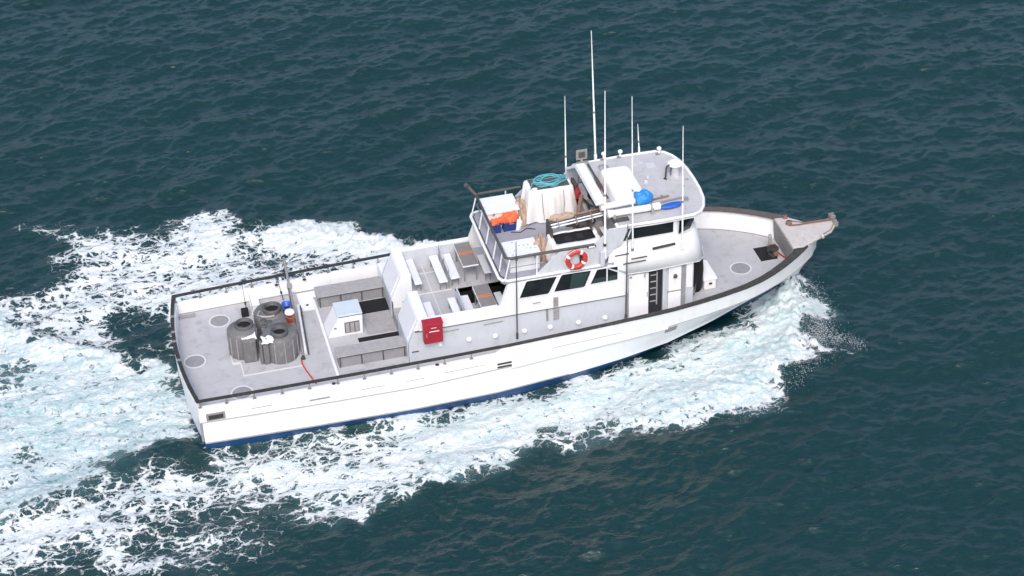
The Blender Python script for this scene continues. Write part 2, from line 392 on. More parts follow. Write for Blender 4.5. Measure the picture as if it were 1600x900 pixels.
    # web value: low on the cell walls
    w12 = mth('MINIMUM', mth('ADD', v1, .02), mth('ADD', mth('MULTIPLY', v2, .9), .13))
    web = mth('MULTIPLY', mth('MINIMUM', w12, mth('ADD', mth('MULTIPLY', v3, .8), .40)), 1.45)
    n1 = noise(.9, 7, .68).outputs['Fac']; n2 = noise(5.0, 5, .65, wv).outputs['Fac']; n3 = noise(13, 4, .7, wv).outputs['Fac']
    thr = mth('ADD', web, mth('ADD', mth('MULTIPLY', mth('SUBTRACT', n1, .5), 1.45), mth('ADD', mth('MULTIPLY', mth('SUBTRACT', n2, .5), .5), mth('MULTIPLY', mth('SUBTRACT', n3, .5), .7))))
    # coverage when density exceeds threshold
    dens = mth('SUBTRACT', mth('MULTIPLY', mth('POWER', foam, 1.7), 1.62), .14)
    cov = mth('MULTIPLY', mth('SUBTRACT', dens, thr), 4.6)
    cov = mth('ADD', cov, .40, clamp=True)
    gate = mth('MULTIPLY', mth('SUBTRACT', foam, .10), 6.0, clamp=True)
    cov = mth('MULTIPLY', cov, gate)
    # soft milky aeration below the web
    milk = mth('MULTIPLY', aer, mth('ADD', .35, mth('MULTIPLY', n1, .9)), clamp=True)
    milk = mth('MULTIPLY', milk, mth('MULTIPLY', foam, 1.0, clamp=True))
    nbig = noise(.08, 3, .5).outputs['Fac']
    deep = mixc(nbig, (.0027, .0225, .0235), (.004, .031, .0315))
    body = mixc(mth('MULTIPLY', milk, .75), deep, (.24, .47, .52))
    mot = mth('MULTIPLY', mth('SUBTRACT', mth('ADD', mth('MULTIPLY', noise(1.5, 8, .72, fv).outputs['Fac'], .62), mth('MULTIPLY', noise(8, 5, .7, wv).outputs['Fac'], .45)), .40), 3.6, clamp=True)
    fcol = mixc(mth('MULTIPLY', mot, mth('ADD', .30, mth('MULTIPLY', aer, .62))), (.92, .93, .94), (.23, .48, .52))
    col = mixc(cov, body, fcol)
    l.new(col, b.inputs['Base Color'])
    l.new(mth('ADD', mth('MULTIPLY', cov, .55), .09), b.inputs['Roughness'])
    b.inputs['IOR'].default_value = 1.5
    # ripples
    mp = node('Mapping'); mp.inputs['Rotation'].default_value = (0, 0, R(-11)); mp.inputs['Scale'].default_value = (.55, 1.3, 1); l.new(pos, mp.inputs[0])
    r1 = noise(4.2, 5, .6, mp.outputs[0], .3).outputs['Fac']; r2_ = noise(13, 3, .55, mp.outputs[0]).outputs['Fac']
    hgt = mth('ADD', mth("MULTIPLY", r1, .040), mth("MULTIPLY", r2_, .015))
    bub = noise(24, 3, .7).outputs['Fac']
    hgt = mth('ADD', hgt, mth('MULTIPLY', cov, mth('ADD', .02, mth('ADD', mth('MULTIPLY', bub, .05), mth('MULTIPLY', n2, .11)))))
    bp = node('Bump'); bp.inputs['Strength'].default_value = 1; bp.inputs['Distance'].default_value = 1.0
    l.new(hgt, bp.inputs['Height']); l.new(bp.outputs[0], b.inputs['Normal'])
    me.materials.append(m)
    return o
water = build_water()

# loose spray thrown up along the bow wave and the breaking edges
def spray():
    g = np.random.default_rng(5); P = []
    def along(pts, n, spread, zmax, zpow=2.2, dr=(.006, .017)):
        pts = [np.array(p, float) for p in pts]; seg = [np.linalg.norm(b - a) for a, b in zip(pts[:-1], pts[1:])]; cum = np.cumsum([0] + seg)
        for _ in range(n):
            s_ = g.uniform(0, cum[-1]); k = min(np.searchsorted(cum, s_) - 1, len(seg) - 1); k = max(k, 0)
            c = pts[k] + (pts[k + 1] - pts[k]) * (s_ - cum[k]) / seg[k]; c = c + .28 * spread / .2 * np.array([math.sin(3.1 * s_ + 5 * math.sin(1.7 * s_)), math.cos(4.3 * s_ + 3 * math.sin(2.9 * s_))])
            P.append((c[0] + g.normal(0, spread), c[1] + g.normal(0, spread), WZ + .12 + zmax * g.random() ** zpow, g.uniform(*dr)))
    along([(24.0, -.6), (24.1, -2.2), (24.0, -3.6), (23.2, -4.8)], 3800, .26, .8)
    along([(23.6, -1.2), (22.8, -3.2), (21.6, -4.8)], 3200, .40, .6)
    along([(24.3, -3.6), (25.0, -4.6)], 500, .14, .25)
    along([(23.0, -5.0), (20.4, -6.6), (19.2, -7.1)], 600, .16, .12)
    along([(24.1, .4), (22.6, 3.2), (20, 5)], 500, .3, .6)
    t_ = (1 + 5 ** .5) / 2
    O = np.array([(0, 0, 1), (.94, 0, -.33), (-.47, .82, -.33), (-.47, -.82, -.33)])
    v = []; f_ = []
    for (x, y, z, r_) in P:
        b_ = len(v); q = O * r_ * g.uniform(.7, 1.3, (4, 1)); v += [(x + p[0], y + p[1], z + p[2]) for p in q]
        f_ += [(b_, b_ + 1, b_ + 2), (b_, b_ + 2, b_ + 3), (b_, b_ + 3, b_ + 1), (b_ + 1, b_ + 3, b_ + 2)]
    me = bpy.data.meshes.new('sea_spray'); me.from_pydata(v, [], f_); me.polygons.foreach_set('use_smooth', [True] * len(f_))
    o = bpy.data.objects.new('sea_spray', me); COL.objects.link(o)
    me.materials.append(mat('spray_white', (.74, .77, .80), .5))
    tag(o, 'fine white spray thrown up along the bow wave and foam edges', 'spray', kind='stuff')
spray()


# ------------------------------------------------------------------ the boat: hull
boat = thing('fishing_boat', (12, 0, WZ), 'long white sport fishing boat with grey decks and blue bottom, running through the foam', 'boat')
XR = [0, 3, 6, 9, 11, 13, 15, 17, 18, 19, 20, 21, 21.7, 22.3, 23, 23.6, 24.1, 24.55, 24.85, 25.05]
YR = [3.42, 3.51, 3.57, 3.60, 3.59, 3.53, 3.48, 3.42, 3.36, 3.24, 3.10, 2.90, 2.68, 2.40, 1.98, 1.56, 1.16, .72, .36, 0]
def rail_y(x): return lerp(x, XR, YR)
def rail_z(x): return lerp(x, [0, 9, 14, 19, 22, 25], [1.9, 2.04, 2.1, 2.2, 2.3, 2.38])
XK = [0, 4, 8, 11.6, 15, 17.7, 19.4, 20.5, 21.5, 22.4, 23.2, 24, 24.6, 25.02]
YK = [3.48, 3.57, 3.62, 3.57, 3.42, 3.28, 3.08, 2.90, 2.64, 2.24, 1.77, 1.18, .6, 0]
ZK = [.97, .94, .93, 1.08, 1.24, 1.36, 1.47, 1.54, 1.57, 1.60, 1.60, 1.57, 1.52, 1.46]
XL = [0, 4, 8, 11, 14, 16, 18, 20, 21.5, 22.5, 23.5, 24.4]
YL = [3.48, 3.57, 3.61, 3.57, 3.36, 3.06, 2.62, 1.90, 1.22, .78, .38, 0]
ZL = [.06, .02, 0, .04, .14, .18, .22, .28, .32, .36, .4, .44]
def rowpts(kind, T):
    out = []
    for t in T:
        if kind == 'rail': x = 25.05 * t; out.append((x, rail_y(x), rail_z(x)))
        elif kind == 'cap': x = 25.05 * t; out.append((x, rail_y(x), rail_z(x) - .045))
        elif kind == 'bul': x = 25.05 * t; out.append((x, rail_y(x), rail_z(x) - lerp(x, [11.0, 11.25], [.32, .045])))
        elif kind == 'kn': x = 25.02 * t; out.append((x, lerp(x, XK, YK), lerp(x, XK, ZK)))
        elif kind == 'knb': x = 25.0 * t; out.append((x + .02, max(lerp(x, XK, YK) - .035, 0), lerp(x, XK, ZK) - .035))
        elif kind == 'low': x = 24.4 * t; out.append((x + .1 * (1 - t), lerp(x, XL, YL), lerp(x, XL, ZL)))
        elif kind == 'low2': x = 24.35 * t; out.append((x + .1 * (1 - t), max(lerp(x, XL, YL) - .02, 0), lerp(x, XL, ZL) - .12))
        elif kind == 'wl': x = 23.4 * t; out.append((x + .12 * (1 - t), lerp(x, [0, 8, 12, 14, 16, 18, 20, 22, 23.4], [3.42, 3.52, 3.4, 3.15, 2.7, 2.05, 1.25, .5, 0]), -.42))
        elif kind == 'keel': x = 22.3 * t; out.append((x + .2 * (1 - t), lerp(x, [0, 14, 18, 21, 22.3], [2.7, 2.0, 1.0, .3, 0]), -1.35))
    return out
T_ = np.array(sorted(set(list(np.linspace(0, 1, 70)) + [11.0 / 25.05, 11.25 / 25.05] + list(np.linspace(.9, 1, 14)))))
def mid(A, B, k, bulge=0): return [(a_[0] * (1 - k) + b_[0] * k, (a_[1] * (1 - k) + b_[1] * k) + bulge, a_[2] * (1 - k) + b_[2] * k) for a_, b_ in zip(A, B)]
bul, kn, knb, low, low2, wlr, keel = (rowpts(k, T_) for k in ('bul', 'kn', 'knb', 'low', 'low2', 'wl', 'keel'))
def flip(P): return [(p[0], -p[1], p[2]) for p in P]
def bow_x(y, half): return -.36 * (1 - (y / half) ** 2)      # transom bulges aft
def transom(mb, rows):
    G = []
    for P in rows:
        x0, h, z = P[0]; G.append([(x0 + bow_x(y, h) * (1 if z > -.1 else .9), y, z) for y in np.linspace(-h, h, 17)])
    mb.grid(G, smooth=True)
h = MB()
rows = [bul, mid(bul, kn, .5), kn]
rows2 = [knb, mid(knb, low, .33), mid(knb, low, .66), low, low2]
for S in (lambda P: P, flip):
    h.grid([S(P) for P in rows]); h.grid([S(kn), S(knb)], smooth=False); h.grid([S(P) for P in rows2])
transom(h, [bul, kn]); transom(h, [kn, knb]); transom(h, [knb, low, low2])
hull = h.build('hull', 'hullw', boat, fixn=False)
h = MB()
for S in (lambda P: P, flip): h.grid([S(low2), S(wlr), S(keel)])
transom(h, [low2, wlr, keel]); 
h.grid([keel, flip(keel)])
h.build('bottom_paint', 'hullb', boat)
# rub rails and moulded strakes on the topsides
for sgn in (1, -1):
    h = MB(); P = [p for p in low if p[0] < 14.1]
    h.grid([[(p[0], sgn * (p[1] + o_), p[2] + dz) for p in P] for o_, dz in ((-.02, .13), (.07, .10), (.09, .05), (.07, -.0), (-.02, -.04))])
    h.build('rub_rail', 'white', boat)
    h = MB(); P = [p for p in mid(kn, low, .02) if 11.4 < p[0] < 17.8]
    h.grid([[(p[0], sgn * (p[1] + o_), p[2] + dz) for p in P] for o_, dz in ((-.05, .05), (.06, .03), (.07, -.02), (.05, -.07), (-.06, -.08))])
    h.build('spray_strake', 'white', boat)
    h = MB(); P = [p for p in kn]
    h.tube([(p[0], sgn * (p[1] + .006), p[2] - .005) for p in P[:-2]], .016, 6); h.build('knuckle_line', 'bench', boat)
    h = MB(); h.tube([(p[0], sgn * (p[1] + .055), p[2] - .035) for p in low if p[0] < 14.1], .018, 6); h.build('rub_line', 'bench', boat)
    # scuppers and slots
    for (x0, x1, z0, z1) in ((1.0, 1.0, 0, 0),): pass
def hull_patch(name, x0, x1, z0, z1, m, sgn=-1, t=.02):
    def yat(x, z):
        yr, zr, yk, zk = rail_y(x), rail_z(x), lerp(x, XK, YK), lerp(x, XK, ZK)
        if z > zk: k = (z - zk) / (zr - zk); return yk + (yr - yk) * k
        k = (zk - z) / (zk - lerp(x, XL, ZL)); return yk + (lerp(x, XL, YL) - yk) * k
    xs = np.linspace(x0, x1, 5)
    mb = MB(); A = [[(x, sgn * (yat(x, z) + o_), z + (rail_z(x) - rail_z(x0))) for x in xs] for z, o_ in ((z0, -.05), (z0, t), (z1, t), (z1, -.05))]
    mb.grid(A, smooth=False)
    mb.add([A[j][0] for j in range(4)], [(0, 1, 2, 3)]); mb.add([A[j][-1] for j in range(4)], [(0, 1, 2, 3)])
    return mb.build(name, m, boat)
hull_patch('engine_vent', 11.05, 11.6, 1.10, 1.17, 'cap'); hull_patch('engine_vent', 11.05, 11.6, 1.24, 1.31, 'cap')
hull_patch('exhaust_port', .32, .85, 1.05, 1.22, 'black'); hull_patch('exhaust_flap', .24, .93, .99, 1.30, 'steel', t=.008)
hull_patch('anchor_scupper', 17.72, 18.2, .93, 1.22, 'benchd')
for x0, x1, z in ((1.9, 2.65, 1.22), (5.9, 6.8, 1.24), (7.6, 8.3, 1.26), (9.0, 10.6, 1.34), (13.2, 16.6, 1.52)):
    hull_patch('seam_slot', x0, x1, z, z + .018, 'steel', t=.006)
hull_patch('boarding_gate_sill', 4.0, 4.75, 1.15, 1.19, 'steel', t=.03)
h = MB(); h.box(-.02, .07, -3.50, -3.44, .1, .9); h.build('corner_guard', 'benchd', boat)

# decks
def deck_z(x): return lerp(x, [0, 8, 16, 19], [1.1, 1.1, 1.36, 1.4])
def deck_y(x): return max(rail_y(x) - lerp(x, [0, 17, 20, 23, 24.2], [.2, .2, .26, .33, .5]), 0)
xs = sorted(set(list(np.linspace(.10, 23.75, 60)) + [8.0]))
h = MB()
h.grid([[(x - (.30 * (1 - (k / 8 * 2 - 1) ** 2) if i == 0 else 0), deck_y(x) * (k / 8 * 2 - 1), deck_z(x)) for k in range(9)] for i, x in enumerate(xs)], smooth=False)
deck = h.build('deck', 'deck', boat)
# bulwark inner faces and their tops
for sgn in (1, -1):
    h = MB()
    X = [x for x in np.linspace(.0, 24.3, 90)] + [11.0, 11.25]; X = sorted(X)
    top_o = [(x, sgn * rail_y(x), rail_z(x) - lerp(x, [11.0, 11.25], [.32, .045])) for x in X]
    top_i = [(x, sgn * max(rail_y(x) - .13, .0), rail_z(x) - lerp(x, [11.0, 11.25], [.32, .045])) for x in X]
    bot = [(x, sgn * max(deck_y(x) , .0), deck_z(x) - .02) for x in X]
    h.grid([top_o, top_i, bot], smooth=False); h.build('bulwark', 'white', boat)
    h = MB(); h.tube([(x, sgn * (deck_y(x) - .01), deck_z(x) + .012) for x in X if x < 23.6], .018, 5); h.build('deck_seam', 'steel', boat)
h = MB()
def tr(y, half, x0): return x0 + bow_x(y, half)
Y = np.linspace(-3.42, 3.42, 21)
h.grid([[(tr(y, 3.42, 0), y, 1.58) for y in Y], [(tr(y, 3.42, .13), y * .97, 1.58) for y in Y], [(tr(y, 3.42, .16), y * .96, 1.08) for y in Y]], smooth=False)
h.build('stern_bulwark', 'white', boat)

# black rail cap forward, hand rail on stanchions aft
for sgn in (1, -1):
    X = list(np.linspace(11.15, 24.2, 70))
    def capw(x): return lerp(x, [11, 15, 18, 21, 23, 24.2], [.08, .11, .15, .22, .32, .40])
    h = MB()
    o_t = [(x, sgn * (rail_y(x) + .03), rail_z(x)) for x in X]; i_t = [(x, sgn * max(rail_y(x) - capw(x), .02), rail_z(x)) for x in X]
    o_b = [(x, sgn * (rail_y(x) + .03), rail_z(x) - .06) for x in X]; i_b = [(x, sgn * max(rail_y(x) - capw(x), .02), rail_z(x) - .06) for x in X]
    h.grid([o_b, o_t, i_t, i_b, o_b], smooth=False)
    h.build('rail_cap', 'cap' if sgn < 0 else 'capw', boat)
    X = list(np.linspace(0.02, 11.2, 40))
    h = MB()
    A = [[(x, sgn * (rail_y(x) + o_), rail_z(x) + dz) for x in X] for o_, dz in ((.03, -.05), (.03, 0), (-.10, 0), (-.10, -.05), (.03, -.05))]
    h.grid(A, smooth=False); h.build('hand_rail', 'black', boat)
    for x in [.08, 1.04, 2.05, 3.06, 4.06, 5.1, 6.08, 7.08, 8.08, 9.08, 10.09]:
        h = MB(); h.tube([(x, sgn * (rail_y(x) - .045), rail_z(x) - .33), (x, sgn * (rail_y(x) - .045), rail_z(x) - .04)], .022, 8)
        h.box(x - .06, x + .06, sgn * (rail_y(x) - .045) - .05, sgn * (rail_y(x) - .045) + .05, rail_z(x) - .325, rail_z(x) - .295)
        h.build('stanchion', 'steel', boat)
h = MB(); 
A = [[(tr(y, 3.45, o_), y, 1.9 + dz) for y in np.linspace(-3.45, 3.45, 25)] for o_, dz in ((-.03, -.05), (-.03, 0.002), (.11, 0.002), (.11, -.05), (-.03, -.05))]
h.grid(A, smooth=False); h.build('stern_rail', 'black', boat)
for y in (2.05, 1.05, .45, -.75):
    h = MB(); h.box(tr(y, 3.45, -.035), tr(y, 3.45, .115), y - .07, y + .07, 1.84, 1.906); h.build('rail_clamp', 'steel', boat)
for y in (-3.0, -2.1, -.75, .45, 1.05, 2.05, 3.0):
    h = MB(); h.tube([(tr(y, 3.45, .04), y, 1.57), (tr(y, 3.45, .04), y, 1.86)], .022, 8); h.build('stanchion', 'steel', boat)
for x, y in ((4.95, -3.47), (8.8, -3.53), (4.0, 3.32), (5.1, 3.34)):
    h = MB(); h.lathe((x, y, rail_z(x) - .318), [(.0, 0), (.075, .0), (.075, .012), (.03, .016), (.0, .016)], 14, cap=False); h.build('hawse_hole', 'black', boat)

# deck hatches: grey disc in a painted white ring
def deck_ring(x, y, z, rad, dark='bench'):
    h = MB(); h.lathe((x, y, z), [(rad * .86, .006), (rad * .86, .02), (rad, .02), (rad, .004)], 36, cap=False, smooth=False)
    a = h.build('hatch_ring', 'line', boat)
    h = MB(); h.lathe((x, y, z), [(rad * .85, .0), (rad * .85, .014), (rad * .7, .018), (.01, .018)], 36, cap=False, smooth=False)
    h.box(x - .1, x - .03, y - .05, y + .05, z + .015, z + .03); h.box(x + .05, x + .1, y - .07, y + .02, z + .015, z + .03)
    h.build('hatch_cover', 'benchd', boat)
deck_ring(1.57, 2.34, 1.1, .41); deck_ring(.31, .05, 1.1, .42); deck_ring(1.72, -2.34, 1.1, .42); deck_ring(21.68, -.5, 1.4, .43)
def deck_line(pts, z, w=.038):
    h = MB()
    for (x0, y0), (x1, y1) in zip(pts[:-1], pts[1:]):
        if abs(x1 - x0) > abs(y1 - y0): h.box(min(x0, x1) - w / 2, max(x0, x1) + w / 2, min(y0, y1) - w / 2 + .0007, max(y0, y1) + w / 2 - .0007, z, z + .012)
        else: h.box(min(x0, x1) - w / 2 + .0007, max(x0, x1) + w / 2 - .0007, min(y0, y1) - w / 2, max(y0, y1) + w / 2, z, z + .0135)
    return h.build('deck_line', 'line', boat)
deck_line([(1.66, .9), (1.66, -.45), (1.94, -.55), (1.95, -1.36), (4.15, -1.33)], 1.1)
h = MB(); h.box(5.23, 5.33, -2.35, 2.6, 1.08, 1.19); h.build('hatch_coaming', 'white', boat, bevel=.015)
h = MB(); h.box(4.72, 5.3, 2.05, 3.25, 1.08, 1.112); h.box(5.3, 5.42, 2.85, 3.25, 1.08, 1.112); h.build('corner_panel', 'white', boat)
h = MB(); h.lathe((5.0, 2.4, 1.112), [(.001, .008), (.055, .008), (.06, 0)], 14, cap=False); h.build('drain', 'black', boat)
h = MB(); h.box(.1, .72, 2.88, 3.02, 1.1, 1.2); h.build('scupper_box', 'benchd', boat, bevel=.02)

# work area floor and flat black floor sheets
h = MB(); h.box(6.86, 8.0, -.2, 1.15, 1.08, 1.125); h.build('floor_panel', 'bench', boat, bevel=.01)
h = MB(); h.box(6.9, 8.06, 1.2, 2.02, 1.08, 1.118); h.build('black_floor_sheet', 'vblack', boat)
h = MB(); h.box(6.45, 8.04, -.53, -.28, 1.08, 1.118); h.build('black_floor_sheet', 'vblack', boat)

# aft bulkheads with raked faces either side of the steps
for y0, y1 in ((.56, 2.36), (-2.36, -.47)):
    h = MB(); h.prism([(8.0, 1.1), (8.0, 2.0), (8.42, 3.0), (8.80, 3.0), (8.86, 1.1)], 'y', y0, y1)
    b_ = h.build('bulkhead', 'white', boat, bevel=.03)
    ya, yb = y0 + .22, y1 - .2
    h = MB(); h.prism([(7.985, 2.06), (8.375, 2.93), (8.40, 2.93), (8.02, 2.06)], 'y', ya, yb); h.build('recessed_panel', 'seat', b_)
    h = MB(); h.prism([(7.985, 1.16), (7.985, 1.94), (8.01, 1.94), (8.01, 1.16)], 'y', ya, yb); h.build('recessed_panel', 'sidegrey', b_)
h = MB(); h.box(8.0, 8.4, -.46, .55, 1.05, 1.6); h.box(8.4, 8.86, -.46, .55, 1.05, 1.87); h.build('companion_steps', 'bench', boat, bevel=.01)
h = MB(); h.box(8.0, 8.86, 2.37, 3.3, 1.08, 1.9); h.build('side_locker', 'white', boat, bevel=.02)
h = MB(); h.tube([(8.0, .5, 1.2), (8.0, .5, 1.95)], .02, 6); h.build('grab_rail', 'black', boat)

# raised passenger deck with a dark stair opening
h = MB()
for bx in ((8.86, 10.42, -2.3, 2.3), (10.42, 12.3, .38, 2.3), (10.42, 12.3, -2.3, -.72), (11.1, 11.62, -.72, .38)):
    h.box(*bx, 1.95, 2.14)
h.build('passenger_deck', 'deck', boat)
h = MB(); h.add([(10.42, -.72, 2.13), (12.3, -.72, 2.13), (12.3, .38, 2.13), (10.42, .38, 2.13), (10.42, -.72, 1.12), (12.3, -.72, 1.12), (12.3, .38, 1.12), (10.42, .38, 1.12)],
    [(0, 1, 5, 4), (1, 2, 6, 5), (2, 3, 7, 6), (3, 0, 4, 7), (4, 5, 6, 7)]); h.build('stair_well', 'vblack', boat)
h = MB()
for p in (((9.0, 1.75), (10.3, 1.73)), ((9.0, .42), (10.3, .38)), ((9.55, 2.2), (9.55, -2.2))):
    (x0, y0), (x1, y1) = p; h.box(min(x0, x1) - .015, max(x0, x1) + .015, min(y0, y1) - .015, max(y0, y1) + .015, 2.14, 2.146 + .001 * x0 / 9)
h.build('deck_seam', 'line', boat)

# ------------------------------------------------------------------ deckhouse
house = None
def wall(name, poly, y, t, m, parent=None, bevel=0):
    h = MB(); y0, y1 = (y - t, y) if y > 0 else (y, y + t); h.prism(poly, 'y', y0, y1)
    return h.build(name, m, parent or boat, bevel=bevel)
for sgn in (1, -1):
    up = wall('house_side', [(8.42, 2.55), (8.42, 3.0), (11.48, 3.0), (11.84, 3.98), (16.36, 3.98), (16.36, 2.55)], sgn * 2.44, .14, 'white')
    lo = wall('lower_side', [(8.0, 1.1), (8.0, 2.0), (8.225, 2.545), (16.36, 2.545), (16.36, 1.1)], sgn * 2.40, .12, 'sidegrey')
    h = MB(); h.box(8.25, 16.36, sgn * 2.42 - .03, sgn * 2.42 + .03, 2.53, 2.555); h.build('rubbing_strip', 'dsteel', boat)
    h = MB(); h.box(8.4, 11.45, min(sgn * 2.42, sgn * 2.26), max(sgn * 2.42, sgn * 2.26), 2.60, 3.012); h.build('coaming', 'white', boat, bevel=.02)
    h = MB(); h.box(8.82, 11.44, min(sgn * 2.262, sgn * 2.245), max(sgn * 2.262, sgn * 2.245), 2.14, 2.95); h.build('coaming_lining', 'sidegrey', boat)
    # round vent covers low on the side
    for x, z in ((9.18, 1.77), (10.28, 1.75), (11.30, 1.70), (12.42, 1.69), (13.42, 1.66), (14.52, 1.64), (15.57, 1.65)):
        h = MB(); prof = [(.0, -.10), (.06, -.09), (.095, -.04), (.10, 0)]
        n = 16; vs = [(x + rr * math.cos(2 * math.pi * k / n), sgn * (2.40 - zz_), z + rr * math.sin(2 * math.pi * k / n)) for rr, zz_ in prof for k in range(n)]
        h.add(vs, [(i * n + k, i * n + (k + 1) % n, (i + 1) * n + (k + 1) % n, (i + 1) * n + k) for i in range(3) for k in range(n)], True)
        h.build('vent_cover', 'white', boat)
    for (x0, x1, z0, z1) in ((13.54, 13.73, 2.60, 3.03), (13.55, 13.76, 2.0, 2.50)):
        h = MB(); h.box(x0, x1, sgn * 2.45 - .012, sgn * 2.45 + .012, z0, z1); g_ = h.build('vent_grille', 'bench', boat)
        h = MB()
        for k in range(6):
            zc = z0 + (k + .7) * (z1 - z0) / 6.4; h.box(x0 + .02, x1 - .02, sgn * 2.467 - .01, sgn * 2.467 + .01, zc - .012, zc + .012)
        h.build('louvre', 'benchd', g_)
    h = MB(); h.box(13.27, 13.33, sgn * 2.44 - .03, sgn * 2.44 + .03, 2.02, 2.5); h.build('drain_pipe', 'steel', boat)
    h = MB(); h.box(8.1, 8.36, sgn * 2.41 - .02, sgn * 2.41 + .02, 1.62, 1.655); h.build('foot_slot', 'dsteel', boat)
    for x0, x1, z in ((9.3, 9.9, 2.33), (10.85, 11.6, 2.34)):
        h = MB(); h.tube([(x0, sgn * 2.45, z), (x1, sgn * 2.45, z + .02)], .014, 6); h.build('grab_rail', 'steel', boat)
    h = MB(); h.tube([(12.75, sgn * 2.47, 2.93), (13.05, sgn * 2.47, 2.94)], .014, 6); h.build('grab_rail', 'steel', boat)
    # cabin windows, frame ring with the pane set back in it
    def rounded(poly, rad=.07, n=4):
        out = []; m = len(poly)
        for i in range(m):
            p0, p1, p2 = Vector(poly[i - 1]), Vector(poly[i]), Vector(poly[(i + 1) % m])
            a_ = p1 + (p0 - p1).normalized() * rad; b_ = p1 + (p2 - p1).normalized() * rad
            for k in range(n + 1):
                t = k / n; out.append(tuple(a_ * (1 - t) ** 2 + p1 * 2 * t * (1 - t) + b_ * t * t))
        return out
    def window(poly, y, m, frame='white', fw=.045, rad=.07, split=None, parent=None, refl=None):
        P_ = rounded(poly, rad); c = Vector((sum(p[0] for p in P_) / len(P_), sum(p[1] for p in P_) / len(P_)))
        O_ = [tuple(Vector(p) + (Vector(p) - c).normalized() * fw) for p in P_]; n = len(P_); s_ = 1 if y > 0 else -1
        h = MB()
        L = [[(p[0], y - .01 * s_, p[1]) for p in O_], [(p[0], y + .03 * s_, p[1]) for p in O_], [(p[0], y + .03 * s_, p[1]) for p in P_], [(p[0], y - .005 * s_, p[1]) for p in P_]]
        h.grid(L, smooth=False, closeu=True); w_ = h.build('window', frame, parent or boat)
        h = MB(); h.add([(p[0], y + .006 * s_, p[1]) for p in P_], [list(range(n))]); h.build('pane', m, w_)
        if split:
            h = MB(); h.box(split - .022, split + .022, y - .005, y + .028 * s_, min(p[1] for p in P_), max(p[1] for p in P_)); h.build('mullion', frame, w_)
        if refl:
            R_ = rounded(refl, .02, 2); h = MB(); h.add([(p[0], y + .011 * s_, p[1]) for p in R_], [list(range(len(R_)))]); h.build('painted_reflection', 'green', w_)  # greener patch over the pane, a reflection put into the colour
        return w_
    Y_ = sgn * 2.44
    window([(12.24, 3.26), (13.36, 3.24), (13.70, 3.97), (12.52, 3.98)], Y_, 'glass')
    window([(13.56, 3.28), (14.75, 3.26), (15.01, 3.97), (13.87, 4.0)], Y_, 'glass', refl=[(14.16, 3.3), (14.70, 3.3), (14.93, 3.9), (14.28, 3.93)])
    window([(14.97, 3.34), (16.03, 3.34), (16.03, 3.95), (15.24, 3.96)], Y_, 'glass', rad=.03, split=15.62, refl=[(15.02, 3.36), (16.0, 3.36), (16.0, 3.58), (15.12, 3.56)])
    # doors under the brow
    h = MB(); h.box(16.37, 19.0, min(sgn * 2.18, sgn * 2.30), max(sgn * 2.18, sgn * 2.30), 1.2, 3.5); h.build('door_wall', 'sidegrey', boat)
    h = MB(); h.box(16.50, 17.28, sgn * 2.36 - .03, sgn * 2.36 + .03, 1.42, 3.36); d_ = h.build('sliding_door', 'white', boat, bevel=.015)
    h = MB(); h.box(16.53, 16.60, sgn * 2.41 - .03, sgn * 2.41 + .03, 3.27, 3.33); h.box(17.1, 17.13, sgn * 2.41 - .03, sgn * 2.41 + .03, 3.2, 3.34); h.build('roller', 'steel', d_)
    h = MB(); h.tube([(17.22, sgn * 2.42, 2.3), (17.22, sgn * 2.42, 2.5)], .014, 6); h.build('handle', 'steel', d_)
    h = MB(); h.box(17.30, 17.86, sgn * 2.305 - .008, sgn * 2.305 + .008, 1.40, 3.40); dw = h.build('doorway', 'dark', boat)
    h = MB(); 
    for k in range(5): h.box(17.36, 17.62, sgn * 2.33 - .02, sgn * 2.33 + .02, 3.16 - .3 * k, 3.19 - .3 * k)
    h.box(17.60, 17.64, sgn * 2.33 - .02, sgn * 2.33 + .02, 1.8, 3.3); h.build('ladder', 'bench', dw)
    h = MB(); h.box(17.84, 17.92, sgn * 2.36 - .05, sgn * 2.36 + .05, 1.3, 3.45); h.build('door_jamb', 'sidegrey', boat)
    h = MB(); h.box(18.07, 18.58, sgn * 2.34 - .03, sgn * 2.34 + .03, 2.33, 3.40); d_ = h.build('door', 'white', boat, bevel=.012)
    h = MB(); h.box(18.07, 18.58, sgn * 2.34 - .03, sgn * 2.34 + .03, 1.34, 2.30); h.build('lower_leaf', 'white', d_, bevel=.012)
    h = MB(); h.box(18.03, 18.6, sgn * 2.37 - .02, sgn * 2.37 + .02, 2.29, 2.335); h.build('shelf', 'bench', d_)
    h = MB(); h.lathe((18.33, sgn * 2.40, 3.0), [(.0, -.09), (.07, -.08), (.085, 0), (.05, .08), (.0, .1)], 14, cap=False, sy=.5); h.build('porthole', 'dsteel', d_)
    h = MB(); h.box(18.60, 18.76, sgn * 2.31 - .04, sgn * 2.31 + .04, 1.3, 3.5); h.build('door_jamb', 'benchd', boat)
    h = MB(); h.box(18.77, 19.02, sgn * 2.33 - .03, sgn * 2.33 + .03, 2.35, 3.5); h.build('corner_panel', 'white', boat)
    h = MB(); h.box(16.36, 16.46, sgn * 2.38 - .04, sgn * 2.38 + .04, 1.2, 2.6); h.build('door_jamb', 'benchd', boat)
# front and aft ends, inner floor
h = MB(); h.box(19.0, 19.08, -2.3, 2.3, 1.3, 3.6); h.build('house_front', 'sidegrey', boat)
h = MB(); h.box(12.3, 12.38, -2.3, 2.3, 1.95, 4.0); hb = h.build('house_aft_wall', 'sidegrey', boat)
h = MB(); h.box(12.27, 12.296, -.9, .5, 2.2, 3.8); h.build('doorway', 'dark', hb)
h = MB(); h.box(12.27, 12.296, .9, 1.9, 2.9, 3.7); h.build('window', 'glass', hb)

